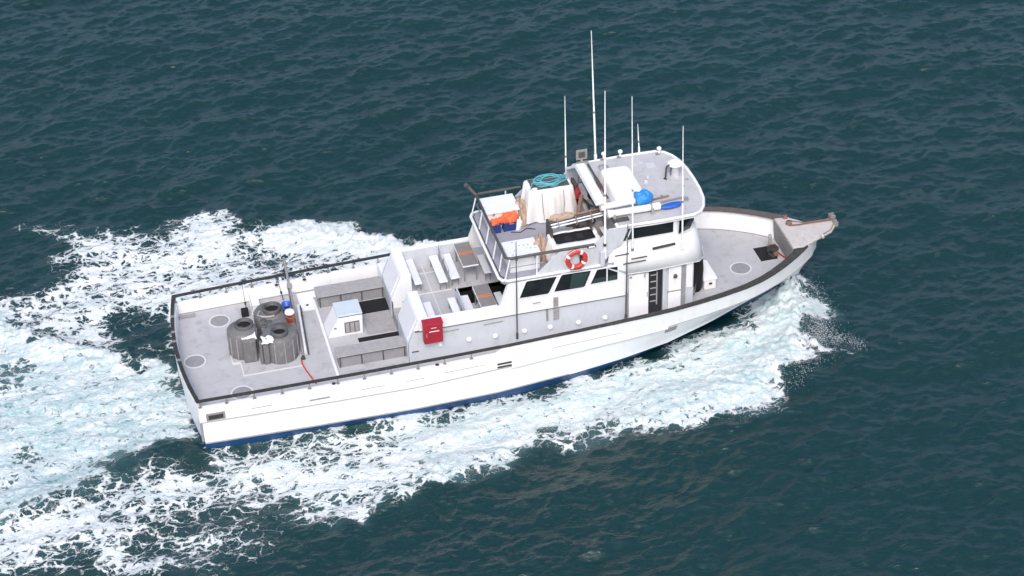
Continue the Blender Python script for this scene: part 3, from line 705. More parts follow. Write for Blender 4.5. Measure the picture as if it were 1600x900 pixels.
# upper deck: slab with a rounded white edge
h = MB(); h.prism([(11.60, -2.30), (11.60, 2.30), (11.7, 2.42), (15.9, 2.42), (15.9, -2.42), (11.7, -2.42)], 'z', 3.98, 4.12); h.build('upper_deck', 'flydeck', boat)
path = [(15.8, 2.40, 4.10), (13, 2.42, 4.10), (11.85, 2.41, 4.10), (11.65, 2.33, 4.10), (11.56, 2.15, 4.10), (11.55, 0, 4.10), (11.56, -2.15, 4.10), (11.65, -2.33, 4.10), (11.85, -2.41, 4.10), (13, -2.42, 4.10), (15.5, -2.42, 4.10)]
h = MB(); h.tube(path, .055, 10); h.build('deck_edge', 'white', boat)
h = MB(); h.tube([(p[0] + .085, p[1] * .955, p[2] + .03) for p in path[3:8]], .02, 6); h.build('edge_gasket', 'black', boat)
# upper side panels rising to the pilothouse
for sgn in (1, -1):
    wall('wing_panel', [(12.9, 4.1), (13.85, 5.0), (15.1, 5.03), (15.45, 5.3), (15.72, 5.60), (16.5, 5.60), (16.2, 4.8), (15.9, 4.7), (15.5, 4.1)], sgn * 2.38, .06, 'sidegrey', bevel=.01)
# rail of the upper deck
rp = [(15.15, -2.36, 5.03), (13.2, -2.34, 5.03), (11.98, -2.32, 5.01), (11.82, -2.2, 5.0), (11.82, 2.2, 5.0), (11.98, 2.28, 5.0), (13.6, 2.28, 5.0)]
h = MB(); h.tube(rp, .055, 8); h.build('upper_rail', 'dsteel', boat)
h = MB(); h.tube([(p[0], p[1] * 1.0, p[2] - .42) for p in rp[1:]], .02, 6); h.build('lower_rail', 'steel', boat)
for x0, y0, x1, y1 in ((11.62, 2.24, 11.84, 2.24), (11.66, 1.2, 11.82, 1.2), (11.66, .15, 11.82, .15), (11.66, -.9, 11.82, -.9), (11.68, -1.75, 11.82, -1.75), (11.75, -2.33, 11.95, -2.33), (12.95, -2.36, 12.98, -2.34), (13.0, 2.34, 13.0, 2.28)):
    h = MB(); h.tube([(x0, y0, 4.1), (x1, y1, 4.98)], .028, 8); h.build('rail_post', 'white', boat)
h = MB(); h.tube([(11.82, 2.2, 5.0), (11.55, 2.42, 5.32)], [.06, .075], 10); h.tube([(11.62, 2.45, 5.22), (11.47, 2.38, 5.42)], .09, 8); h.build('rail_light', 'dsteel', boat)

# ------------------------------------------------------------------ pilothouse, brow and roof
def half_loop(pts): return pts + [(p[0], -p[1], p[2]) for p in pts[::-1] if abs(p[1]) > 1e-6]
brow_t = half_loop([(15.80, 2.26, 4.74), (17.2, 2.27, 4.74), (18.5, 2.26, 4.74), (18.9, 2.12, 4.70), (19.2, 1.85, 4.66), (19.42, 1.2, 4.62), (19.5, 0, 4.6)])
brow_m = half_loop([(15.66, 2.42, 4.15), (17.2, 2.43, 4.12), (18.7, 2.40, 4.08), (19.15, 2.25, 4.05), (19.48, 1.93, 4.0), (19.68, 1.2, 3.98), (19.75, 0, 3.96)])
brow_b = half_loop([(15.52, 2.46, 3.98), (17.2, 2.52, 3.50), (18.8, 2.50, 3.54), (19.3, 2.32, 3.42), (19.60, 1.98, 3.34), (19.80, 1.2, 3.32), (19.88, 0, 3.32)])
brow_b2 = [(p[0] - .05, p[1] * .96, p[2]) for p in brow_b]
h = MB(); 
bb = [p if i not in (0, len(brow_b) - 1) else p for i, p in enumerate(brow_b)]
# the brow starts square at the first door
def brow_rows():
    top = half_loop([(15.80, 2.26, 4.74), (16.36, 2.265, 4.74), (17.2, 2.27, 4.74), (18.5, 2.26, 4.74), (18.9, 2.12, 4.70), (19.2, 1.85, 4.66), (19.42, 1.2, 4.62), (19.5, 0, 4.6)])
    m_ = None
    bt = half_loop([(15.62, 2.452, 3.92), (16.34, 2.46, 3.50), (17.2, 2.52, 3.50), (18.8, 2.50, 3.54), (19.3, 2.32, 3.42), (19.60, 1.98, 3.34), (19.80, 1.2, 3.32), (19.88, 0, 3.32)])
    b2 = [(p[0] - .06, p[1] * .95, p[2]) for p in bt]
    m_ = [tuple(a_ * .5 + b_ * .5 + (.012 if i == 1 and abs(a_) > 1 else 0) * (1 if a_ > 0 else -1) for i, (a_, b_) in enumerate(zip(p, q))) for p, q in zip(top, bt)]
    return top, m_, bt, b2
br_ = brow_rows(); h.grid(list(br_[:3]), smooth=True); h.grid(list(br_[2:]), smooth=False); h.build('brow', 'white', boat, solid=.03, fixn=False)
h = MB(); T0 = brow_rows()[0]; h.add([(p[0], p[1] * .99, p[2] - .01) for p in T0], [list(range(len(T0)))]); h.build('pilothouse_floor', 'white', boat)
ph_b = half_loop([(16.0, 2.20, 4.70), (18.42, 2.20, 4.70), (19.05, 1.82, 4.66), (19.30, 0, 4.6)])
ph_t = half_loop([(16.2, 2.20, 5.52), (18.42, 2.20, 5.52), (19.30, 1.90, 5.52), (19.55, 0, 5.52)])
h = MB(); h.grid([ph_b, ph_t], smooth=False, closeu=True); ph = h.build('pilothouse', 'white', boat)
for sgn in (1, -1):
    window([(16.46, 4.88), (18.26, 4.88), (18.26, 5.38), (16.66, 5.38)], sgn * 2.20, 'glass', rad=.02, fw=.05, parent=ph)
    h = MB(); h.prism([(16.16, 4.86), (16.64, 4.86), (16.64, 5.38), (16.43, 5.38)], 'y', min(sgn * 2.212, sgn * 2.2), max(sgn * 2.212, sgn * 2.2)); h.build('quarter_window', 'green', ph)
    # corner windscreens with black pillar edge
    def quad(a_, b_, c, d, m, nm, off):
        n_ = (Vector(b_) - Vector(a_)).cross(Vector(d) - Vector(a_)).normalized()
        if n_.x < 0: n_ = -n_
        h = MB(); pts = [Vector(p) + n_ * off for p in (a_, b_, c, d)]; q_ = [p - n_ * .02 for p in pts]
        h.add(pts + q_, [(0, 1, 2, 3), (7, 6, 5, 4), (0, 4, 5, 1), (1, 5, 6, 2), (2, 6, 7, 3), (3, 7, 4, 0)]); return h.build(nm, m, ph)
    def bl(u, v):
        A, B, C_, D_ = Vector((18.42, sgn * 2.20, 4.70)), Vector((19.05, sgn * 1.82, 4.66)), Vector((19.30, sgn * 1.90, 5.52)), Vector((18.42, sgn * 2.20, 5.52))
        return (A * (1 - u) + B * u) * (1 - v) + (D_ * (1 - u) + C_ * u) * v
    quad(bl(.10, .06), bl(.98, .02), bl(.98, .97), bl(.10, .97), 'glass', 'windscreen', .025)
    def bf(u, v):
        A, B, C_, D_ = Vector((19.05, sgn * 1.82, 4.66)), Vector((19.30, 0, 4.6)), Vector((19.55, 0, 5.52)), Vector((19.30, sgn * 1.90, 5.52))
        return (A * (1 - u) + B * u) * (1 - v) + (D_ * (1 - u) + C_ * u) * v
    for u0, u1 in ((.04, .48), (.53, .97)): quad(bf(u0, .12), bf(u1, .12), bf(u1, .94), bf(u0, .94), 'glass', 'windscreen', .025)
    h = MB(); h.tube([(17.40, sgn * 2.42, 4.44), (18.28, sgn * 2.42, 4.50)], .048, 8); h.build('brow_vent', 'black', boat)
    for x0, x1, z, o_ in ((15.95, 16.50, 4.37, 2.38), (16.57, 17.18, 4.16, 2.45), (16.24, 17.12, 4.01, 2.48)):
        h = MB(); h.tube([(x0, sgn * o_, z), (x1, sgn * o_, z + .01)], .024, 8); h.build('grab_rail', 'dsteel', boat)
    h = MB(); h.box(16.58, 16.68, sgn * 2.38 - .03, sgn * 2.38 + .03, 4.48, 4.60); h.build('deck_light', 'steel', boat)
ro = half_loop([(16.08, 2.32, 0), (17.6, 2.36, 0), (19.0, 2.32, 0), (19.32, 2.18, 0), (19.55, 1.85, 0), (19.72, 1.35, 0), (19.80, .7, 0), (19.82, 0, 0)])
h = MB(); h.prism([(p[0], p[1]) for p in ro], 'z', 5.50, 5.60); roof = h.build('roof', 'roof', boat)
h = MB(); h.tube([(p[0], p[1], 5.585) for p in ro], .062, 8, closed=True); h.build('roof_edge', 'white', roof)
h = MB(); h.tube([(p[0], p[1] * .99, 5.46) for p in ro], .03, 6, closed=True); h.build('gutter', 'white', roof)

# radar arch / helm screen beam behind the roof
h = MB(); h.prism([(15.50, 6.06), (15.56, 6.20), (15.90, 6.20), (15.92, 6.10)], 'y', -1.42, 1.40); arch = h.build('helm_beam', 'white', boat, bevel=.02)
for sgn in (1,):
    h = MB(); h.add([(15.56, sgn * 1.40, 6.16), (15.86, sgn * 1.40, 6.16), (15.40, sgn * 2.28, 5.55), (15.75, sgn * 2.28, 5.55), (15.56, sgn * 1.36, 6.08), (15.86, sgn * 1.36, 6.08), (15.40, sgn * 2.22, 5.47), (15.75, sgn * 2.22, 5.47)],
        [(0, 1, 3, 2), (4, 6, 7, 5), (0, 2, 6, 4), (1, 5, 7, 3), (0, 4, 5, 1), (2, 3, 7, 6)]); h.build('beam_leg', 'white', arch)
    h = MB(); h.tube([(15.7, sgn * 1.35, 6.1), (15.6, sgn * 1.6, 4.15)], .035, 8); h.build('beam_post', 'steel', arch)
h = MB(); h.box(16.02, 16.1, -2.2, 2.2, 4.15, 5.5); cw = h.build('helm_wall', 'benchd', boat)
h = MB(); h.box(15.98, 16.02, -1.0, -.2, 4.3, 5.4); h.box(15.98, 16.02, .4, 1.3, 4.7, 5.4); h.build('doorway', 'dark', cw)
h = MB(); h.box(15.5, 15.95, -.9, .7, 4.12, 5.0); h.build('helm_console', 'bench', boat, bevel=.04)
h = MB(); h.tube([(15.98, 1.2, 6.22), (16.02, -1.2, 6.2)], .05, 6); h.tube([(15.97, .2, 6.24), (15.99, -.5, 6.24)], .075, 8); h.build('wiper_bar', 'dsteel', arch)
# tilting light panel on a bracket
h = MB(); h.box(15.60, 16.05, 1.50, 1.54, 6.28, 6.72); lp = h.build('flood_light', 'steel', boat, bevel=.02)
h = MB(); h.box(15.70, 15.95, 1.485, 1.50, 6.38, 6.62); h.build('lens', 'dsteel', lp)
h = MB(); h.tube([(15.82, 1.53, 6.3), (15.82, 1.45, 6.12)], .05, 8); h.box(15.6, 16.05, 1.38, 1.5, 6.18, 6.22); h.build('bracket', 'steel', lp)

# antennas
def antenna(x, y, z, x2, y2, z2, rad, label):
    a_ = Vector((x, y, z)); b_ = Vector((x2, y2, z2)); pts = [a_ + (b_ - a_) * t for t in (0, .38, .381, .7, .701, 1)]
    h = MB(); h.tube(pts, [rad, rad, rad * .82, rad * .7, rad * .6, rad * .42], 8); o = h.build('antenna', 'white', boat); o['label'] = label
    h = MB(); h.tube([a_ - Vector((0, 0, .05)), a_ + (b_ - a_).normalized() * .3], rad * 1.7, 8); h.build('antenna_mount', 'white', o)
    h = MB(); p = a_ + (b_ - a_) * .38; h.tube([p, p + (b_ - a_).normalized() * .09], rad * 1.15, 8); h.build('ferrule', 'steel', o)
ANT = 1
for args in (
    (15.44, 2.35, 4.3, 15.42, 2.35, 8.66, .032, 'white whip antenna furthest aft on the far side'),
    (16.65, 2.42, 5.5, 16.50, 2.48, 11.19, .04, 'tallest white whip antenna, on the far edge of the roof'),
    (15.55, -2.44, 4.45, 15.53, -2.44, 11.5, .042, 'thick white whip antenna nearest the life ring'),
    (16.62, -2.44, 4.70, 16.53, -2.42, 11.1, .034, 'white whip antenna in front of the pilothouse side window'),
    (18.40, 2.38, 5.55, 18.34, 2.44, 6.87, .024, 'shortest thin whip antenna on the far edge of the roof'),
    (18.55, -2.46, 4.3, 18.47, -2.40, 9.53, .034, 'foremost white whip antenna at the windscreen corner')):
    antenna(*args)
h = MB(); h.tube([(15.54, -2.44, 4.95), (15.54, -2.44, 5.05)], .06, 8); h.build('antenna_clamp', 'black', boat)
for (x, y) in ((12.1, -2.53), (16.33, -2.56)):
    h = MB(); h.tube([(x, y, 1.52), (x + .02, y, 3.2), (x + .05, y, 5.8)], [.026, .024, .016], 8); p_ = h.build('outrigger_pole', 'dsteel', boat)
    h = MB(); h.tube([(x, y, 1.5), (x, y, 1.75)], .045, 8); h.build('pole_socket', 'dsteel', p_)

# ---------------------------------------------------------------- bow
pul = MB()
outl = [(23.62, 1.05), (24.15, .98), (24.65, .36), (25.72, .36), (25.78, -.02), (25.45, -.42), (24.95, -.66), (24.0, -1.12), (23.58, -1.06)]
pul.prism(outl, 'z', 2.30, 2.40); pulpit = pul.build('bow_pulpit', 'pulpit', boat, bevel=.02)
h = MB(); h.add([(23.60, 1.12, 2.33), (23.56, -1.10, 2.33), (23.62, -.80, 1.4), (23.66, 1.10, 1.4)], [(0, 1, 2, 3)]); h.build('locker_front', 'pulpit_shade', boat, solid=.05)
h = MB(); h.tube([(24.02, .74, 2.42), (24.65, .38, 2.43), (25.72, .34, 2.44)], .022, 8); h.build('pulpit_rail', 'rust', pulpit)
h = MB(); h.tube([(24.95, -.62, 2.43), (25.4, -.40, 2.43), (25.75, .05, 2.43)], .018, 6); h.build('pulpit_edge', 'rust', pulpit)
def chain(pts, nm, n=40):
    h = MB(); P_ = [Vector(p) for p in pts]; L = [0]
    for a_, b_ in zip(P_[:-1], P_[1:]): L.append(L[-1] + (b_ - a_).length)
    for i in range(n):
        s_ = L[-1] * (i + .5) / n; k = max(j for j in range(len(L)) if L[j] <= s_); k = min(k, len(P_) - 2)
        c = P_[k].lerp(P_[k + 1], (s_ - L[k]) / (L[k + 1] - L[k])); d = (P_[k + 1] - P_[k]).normalized(); w_ = d.cross(Vector((0, 0, 1))).normalized()
        v = w_ if i % 2 else Vector((0, 0, 1))
        ll = L[-1] / n * .8
        h.tube([c + d * ll * math.cos(t) + v * .03 * math.sin(t) for t in np.linspace(0, 2 * math.pi, 9)[:-1]], .012, 5, closed=True)
    return h.build(nm, 'rust', boat)
chain([(24.05, .62, 2.44), (24.0, .35, 2.44), (24.3, .30, 2.44), (24.75, .28, 2.46), (25.7, .22, 2.47)], 'anchor_chain')
h = MB(); h.lathe((24.02, .52, 2.40), [(.0, .10), (.12, .10), (.09, .05), (.14, 0)], 14, cap=False); h.build('chain_guide', 'rust', boat)
h = MB(); h.lathe((24.02, .95, 2.40), [(.0, .12), (.09, .12), (.07, .05), (.1, 0)], 12, cap=False); h.build('chain_guide', 'rust', boat)
h = MB(); h.box(25.66, 25.88, .28, .32, 2.35, 2.6); h.box(25.66, 25.88, .46, .50, 2.35, 2.6); h.tube([(25.8, .27, 2.52), (25.8, .51, 2.52)], .07, 10); h.build('bow_roller', 'steel', boat)
h = MB(); h.box(25.68, 25.86, -.08, -.04, 2.3, 2.52); h.box(25.68, 25.86, .08, .12, 2.3, 2.52); h.tube([(25.8, -.09, 2.45), (25.8, .13, 2.45)], .06, 10); h.build('bow_roller', 'steel', boat)
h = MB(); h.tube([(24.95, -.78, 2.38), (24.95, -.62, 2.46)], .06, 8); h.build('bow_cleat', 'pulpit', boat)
h = MB(); h.box(23.58, 23.66, .1, .2, 1.42, 2.3); h.build('locker_stain', 'rust', boat) if False else None
h = MB(); h.box(22.62, 23.32, -.27, .66, 1.4, 1.412); mt = h.build('rubber_mat', 'vblack', loc=(22.97, .2, 1.4)); tag(mt, 'square black rubber mat under the windlass on the bow deck', 'mat')
wd = thing('anchor_windlass', (23.2, .25, 1.41), 'small rusty and black anchor windlass with an upright post on the bow mat', 'windlass')
h = MB(); h.lathe((23.2, -.02, 1.41), [(.20, 0), (.20, .10), (.10, .14), (.10, .24), (.22, .32), (.22, .36), (0, .36)], 18, cap=False); h.build('drum', 'black', wd, bevel=.01)
h = MB(); h.box(23.08, 23.42, .08, .34, 1.41, 1.72); h.tube([(23.25, -.25, 1.62), (23.25, .1, 1.62)], .10, 12); h.build('gearbox', 'rust', wd, bevel=.03)
h = MB(); h.tube([(23.20, .38, 1.4), (23.20, .38, 2.0)], .06, 10); h.lathe((23.20, .38, 2.0), [(.0, .14), (.07, .12), (.08, 0)], 10, cap=False); h.build('post', 'bench', wd)
h = MB(); h.tube([(23.45, .05, 1.44), (23.55, -.28, 1.46), (23.6, -.55, 1.5)], .03, 6); h.build('control_cable', 'redp', wd)

# fire hose style black suits hanging under the brow, white deck box
dkb = thing('deck_box', (20.0, -.95, 1.4), 'white moulded deck box with a sloping lid on the bow deck', 'box')
h = MB(); h.box(19.82, 20.32, -1.5, -.38, 1.4, 1.86); h.build('bin', 'cover', dkb, bevel=.06)
h = MB(); h.prism([(19.76, 1.86), (20.36, 1.86), (20.33, 1.97), (20.05, 2.06), (19.80, 1.97)], 'y', -1.55, -.33); h.build('lid', 'cover', dkb, bevel=.035)
h = MB(); h.box(20.0, 20.12, -1.575, -1.555, 1.70, 1.78); h.build('latch', 'black', dkb)
h = MB(); h.tube([(19.79, -1.2, 1.95), (19.79, -.75, 1.99)], .02, 6); h.build('hinge', 'steel', dkb)
for k, (x, y, label) in enumerate(((19.30, -1.55, 'black garment hanging under the brow, the one nearest the door corner'), (19.56, -1.42, 'black garment hanging under the brow against the white deck box'))):
    h = MB(); rows_ = []
    for j, (z, w_, d_) in enumerate(((3.2, .10, .10), (2.9, .22, .13), (2.4, .26, .15), (1.9, .22, .16), (1.55, .19, .16), (1.42, .12, .1))):
        n = 18; rows_.append([(x + w_ * .85 * math.cos(2 * math.pi * q / n) * (1 + .12 * math.sin(5 * 2 * math.pi * q / n + j)), y + w_ * math.sin(2 * math.pi * q / n), z) for q in range(n)])
    h.grid(rows_, closeu=True); h.add(rows_[0], [list(range(18))]); h.add(rows_[-1], [list(range(18))])
    tag(h.build('hanging_garment', 'vblack', loc=(x, y, 1.42)), label, 'garment', 'black garments hanging under the brow')
h = MB(); h.tube([(19.42, -1.72, 2.55), (19.35, -1.74, 1.5)], .018, 6); h.tube([(19.26, -1.76, 1.9), (19.30, -1.76, 1.55)], .05, 8)
tag(h.build('boat_hook', 'steel', loc=(19.35, -1.74, 1.4)), 'thin grey pole leaning on the black garments by the foredeck door', 'pole')
h = MB(); h.box(19.9, 20.05, -.2, -.05, 1.4, 2.3); h.box(19.7, 20.05, -.2, .5, 2.2, 2.3); h.build('foredeck_frame', 'sidegrey', boat, bevel=.01)

# ---------------------------------------------------------------- stern gear
def tank(name, parts_, loc, label):
    t = thing(name, loc, label, 'tank', 'grey bait tanks on the stern deck'); return t
bt1 = tank('bait_tank', None, (2.2, .1, 1.1), 'aftmost round grey bait tank with a white cloth over its square corner')
h = MB(); h.lathe((2.17, .14, 1.1), [(.52, 0), (.55, .3), (.55, 1.04), (.51, 1.10), (0, 1.12)], 40, cap=False); h.build('tank_body', 'tank', bt1)
h = MB(); h.lathe((2.30, .27, 2.2), [(.36, -.02), (.36, .10), (.30, .13), (.255, .11), (.25, -.12), (0, -.13)], 32, cap=False); h.build('rim', 'tankd', bt1)
h = MB(); h.lathe((2.30, .27, 2.2), [(.252, .015), (.01, .018)], 24, cap=False); h.build('opening', 'vblack', bt1)  # black disc in place of the shade deep inside the tank
h = MB(); h.box(2.10, 2.60, -.62, .1, 1.1, 2.1); h.build('square_corner', 'tank', bt1, bevel=.05)
bt2 = tank('bait_tank', None, (3.5, 0, 1.1), 'large grey double bait tank with two round openings beside the boom pole')
h = MB()
h.lathe((3.52, -.42, 1.1), [(.64, 0), (.64, .98), (.60, 1.04), (.0, 1.05)], 44, cap=False)
h.lathe((3.38, 1.02, 1.1), [(.60, 0), (.60, .98), (.56, 1.04), (.0, 1.05)], 44, cap=False)
h.build('tank_body', 'tank', bt2)
h = MB(); h.box(2.90, 4.20, -.4, 1.0, 1.1, 2.12); h.build('middle_section', 'tank', bt2, bevel=.04)
h = MB(); h.box(2.80, 3.02, -.92, -.4, 1.1, 2.16); h.build('square_corner', 'tank', bt2, bevel=.04)
h = MB(); h.box(2.68, 2.79, -.86, -.7, 1.1, 2.1); h.build('rib', 'tank', bt2, bevel=.03)
for cx, cy, rr, par, angs in ((3.52, -.42, .645, bt2, (-150, -118, -84, -52, -20, 12)), (3.38, 1.02, .605, bt2, (150, 180, 120)), (2.17, .14, .555, bt1, (-172, -148, -118, -22, 150))):
    for an in angs:
        x, y = cx + rr * math.cos(R(an)), cy + rr * math.sin(R(an)); h = MB(); h.tube([(x, y, 1.12), (x, y, 2.06)], .022, 6); h.build('rib', 'bench', par)
for (x, y, rr, z) in ((3.5, -.52, .33, 2.15), (3.48, 1.02, .36, 2.15)):
    h = MB(); h.lathe((x, y, z), [(rr, -.02), (rr, .15), (rr - .05, .18), (rr - .09, .15), (rr - .10, -.10), (0, -.11)], 32, cap=False); rm = h.build('rim', 'tankd', bt2)
    h = MB(); h.lathe((x, y, z), [(rr - .088, .03), (.01, .032)], 24, cap=False); h.build('opening', 'vblack', rm)  # shaded depth of the hole painted as a flat black disc
for (x, y) in ((3.05, .45), (3.02, .12), (3.25, .30)):
    h = MB(); h.lathe((x, y, 2.12), [(.11, 0), (.11, .05), (.07, .06), (0, .06)], 14, cap=False); h.build('fitting', 'tankd', bt2)
h = MB(); h.tube([(3.0, 1.0, 2.18), (2.9, .75, 2.2), (3.1, .6, 2.2), (3.35, .55, 2.2), (3.5, .6, 2.18)], .045, 8); h.build('hose', 'bench', bt2)
h = MB(); h.tube([(2.95, -.78, 1.15), (2.95, -.78, 2.2)], .05, 8); h.tube([(2.68, .1, 1.15), (2.68, .1, 2.1)], .07, 8); h.build('drain_pipe', 'bench', bt2)
def cloth(name, x0, x1, y0, y1, z, drop, m, label, cat, seed=0, amp=.015, group=None, side='y'):
    g = np.random.default_rng(seed); n = 14; rows_ = []
    for j in range(n):
        row = []
        for i in range(n):
            u, v = i / (n - 1), j / (n - 1)
            x = x0 + (x1 - x0) * u + amp * math.sin(7 * v + seed); y = y0 + (y1 - y0) * v
            zz_ = z + amp * math.sin(9 * u + 4 * v + seed) * .6
            if v < .45: y = y0 + (y1 - y0) * .45 - .02 * (1 - v / .45); zz_ = z - drop * (1 - v / .45) 
            row.append((x, y + amp * math.sin(12 * u), zz_))
        rows_.append(row)
    h = MB(); h.grid(rows_); o = h.build(name, m, loc=((x0 + x1) / 2, (y0 + y1) / 2, z), solid=.012)
    return tag(o, label, cat, group)
cloth('cloth', 2.10, 2.64, -.85, .06, 2.135, .10, 'cover', 'small white cloth draped over the edge of the aftmost bait tank', 'cloth', 1)
cloth('cloth', 2.78, 3.20, -1.30, -.60, 2.19, .06, 'cover', 'crumpled white rag on the near corner of the double bait tank', 'rag', 3, .03)
def bucket(x, y, z, m, label, lidm=None, rr=.17, hh=.40, taper=.82):
    t = thing('bucket', (x, y, z), label, 'bucket', 'coloured buckets beside the bait tanks')
    h = MB(); h.lathe((x, y, z), [(0, .0), (rr * taper, 0), (rr, hh), (rr * 1.06, hh), (rr * 1.06, hh + .02), (rr * .93, hh + .02), (rr * .9, .1), (0, .1)], 24, cap=False); h.build('pail', m, t)
    h = MB(); h.tube([(x - rr, y, z + hh), (x - rr * .7, y - rr * .9, z + hh - .1), (x, y - rr * 1.15, z + hh - .14), (x + rr * .7, y - rr * .9, z + hh - .1), (x + rr, y, z + hh)], .009, 5); h.build('handle', 'steel', t)
    if lidm: h = MB(); h.lathe((x, y, z + hh + .02), [(rr * 1.08, 0), (rr * 1.08, .04), (rr * .9, .09), (0, .10)], 24, cap=False); h.build('lid', lidm, t)
    return t
bucket(4.0, .74, 2.12, 'blue', 'blue bucket on the far side of the orange one', rr=.17, hh=.40)
bucket(4.03, .16, 2.12, 'orangef', 'orange bucket with a rounded white lid at the corner of the bait tank', 'cover', rr=.17, hh=.38)
h = MB(); h.box(2.44, 2.72, 2.30, 2.52, 1.1, 1.42); tag(h.build('tackle_crate', 'vblack', loc=(2.6, 2.4, 1.1), bevel=.02), 'black crate against the far bulwark behind the bait tanks', 'crate')
cr = thing('cooler', (2.98, 2.6, 1.1), 'small white cooler against the far bulwark behind the bait tanks', 'cooler')
h = MB(); h.box(2.84, 3.16, 2.36, 2.86, 1.1, 1.5); h.build('bin', 'white', cr, bevel=.03)
h = MB(); h.box(2.82, 3.18, 2.34, 2.88, 1.505, 1.58); h.build('lid', 'white', cr, bevel=.02)
for a_, b_, lb in (((2.66, 2.5, 1.3), (2.60, 2.5, 2.55), 'thin dark fishing rod standing by the black crate'), ((2.83, -.2, 1.5), (2.72, 1.4, 2.75), 'thin dark fishing rod leaning between the bait tanks'), ((4.15, 2.9, 1.2), (3.95, 2.9, 2.6), 'thin dark fishing rod standing by the far bulwark behind the buckets')):
    rt = thing('fishing_rod', a_, lb, 'rod', 'fishing rods on the stern deck')
    A_, B_ = Vector(a_), Vector(b_)
    h = MB(); h.tube([A_, A_.lerp(B_, .5), B_], [.014, .011, .006], 6); h.build('blank', 'black', rt)
    h = MB(); h.tube([A_, A_.lerp(B_, .22)], .022, 6); h.tube([A_.lerp(B_, .25) + Vector((0, -.05, 0)), A_.lerp(B_, .25) + Vector((0, .05, 0))], .045, 8); h.build('reel', 'dsteel', rt)

# leaning boom poles over the far rail
bm_ = thing('boom_pole', (4.24, -.9, 1.12), 'long weathered grey boom leaning from the stern deck over the far rail', 'boom')
A_, B_ = Vector((4.26, -.9, 1.15)), Vector((4.39, 3.4, 2.80))
h = MB(); h.tube([A_, B_], .05, 8); h.build('spar', 'steel', bm_)
h = MB(); h.tube([A_ + Vector((-.14, .35, .06)), A_.lerp(B_, .68) + Vector((-.04, 0, .02))], .035, 8); h.build('spar', 'dsteel', bm_)
h = MB(); h.tube([A_ + Vector((.12, .2, 0)), Vector((4.52, 1.2, 1.42)), Vector((4.60, 2.0, 1.45))], .055, 10); h.build('white_tube', 'white', bm_)
h = MB(); h.tube([A_ + Vector((.22, .1, 0)), Vector((4.62, 1.2, 1.4)), Vector((4.66, 1.9, 1.5))], .025, 6); h.build('rope', 'dsteel', bm_)
h = MB(); h.lathe((4.24, -.92, 1.1), [(.10, 0), (.07, .06), (.03, .14), (0, .15)], 12, cap=False); h.build('foot', 'black', bm_)
h = MB(); h.tube([A_.lerp(B_, .70) + Vector((0, 0, -.08)), A_.lerp(B_, .70) + Vector((0, .02, .12))], .10, 8); h.tube([A_.lerp(B_, .62) + Vector((-.1, 0, 0)), A_.lerp(B_, .64) + Vector((.14, 0, -.02))], .04, 8); h.build('lashing', 'bench', bm_)
h = MB(); h.lathe((4.64, 1.99, 1.12), [(.0, 0), (.09, 0), (.09, .18), (.05, .24), (.05, .3), (0, .3)], 14, cap=False); h.tube([(4.66, 1.9, 1.2), (4.68, 1.7, 1.14)], .035, 6)
tag(h.build('valve', 'redp', loc=(4.64, 1.99, 1.12)), 'small red valve fitting on deck beside the boom', 'valve')
h = MB(); h.tube([(4.16, -1.0, 1.13), (4.15, -1.3, 1.13), (4.22, -1.75, 1.13), (4.33, -2.2, 1.13), (4.42, -2.6, 1.14)], .028, 8)
tag(h.build('hose', 'redp', loc=(4.2, -1.6, 1.11)), 'thin red hose running from the boom foot across the grey deck', 'hose')

# side lockers of the work area, split by seams, with a grab rail
def side_locker(y0, y1, x0, label, face):
    t = thing('work_bench', ((x0 + 8.05) / 2, (y0 + y1) / 2, 1.1), label, 'bench', 'grey work benches in the aft well')
    h = MB(); h.box(x0, 8.0, y0, y1, 1.56, 1.62); h.build('bench_top', 'bench', t, bevel=.012)
    h = MB(); h.box(x0 + .06, 7.98, y0 + .05, y1 - .05, 1.1, 1.555); h.build('cabinet', 'benchd', t)
    for k in range(4):
        x = x0 + .1 + k * (7.9 - x0) / 3.1
        if x > 7.96: continue
        h = MB(); h.box(x - .02, x + .02, y0 + .02, y0 + .045, 1.12, 1.555); h.build('post', 'dsteel', t)
    h = MB(); h.box(x0 + .05, 7.95, y0 - .01, y0 + .012, 1.575, 1.60); h.build('edge_strip', 'dsteel', t)
    return t
side_locker(2.04, 2.80, 5.36, 'long grey bench with cabinets against the far bulwark of the aft well', 1)
side_locker(-1.92, -1.28, 5.38, 'long scuffed grey bench with cabinets on the near side of the aft well', -1)
fb = thing('bait_well', (6.05, .5, 1.1), 'white bait well box with a pale blue lid and grille in the aft well', 'bait well')
h = MB(); h.prism([(5.36, 1.1), (6.72, 1.1), (6.74, 1.90), (5.80, 1.90)], 'y', .02, 1.0); h.build('casing', 'white', fb, bevel=.02)
h = MB(); h.box(5.83, 6.72, .12, .98, 1.88, 1.93); h.build('gasket', 'vblack', fb)
h = MB(); h.box(5.78, 6.76, .10, 1.03, 1.935, 2.0); h.build('lid', 'lid', fb, bevel=.015)
h = MB(); h.box(6.03, 6.60, -.005, .019, 1.24, 1.72); gr = h.build('grille_frame', 'dsteel', fb)
for k in range(3):
    h = MB(); h.box(6.06 + k * .185, 6.06 + k * .185 + .15, -.02, -.006, 1.27, 1.69); h.build('slat_panel', 'bench', gr)
h = MB(); h.box(5.62, 5.72, -.01, .01, 1.5, 1.56); h.build('latch', 'steel', fb)

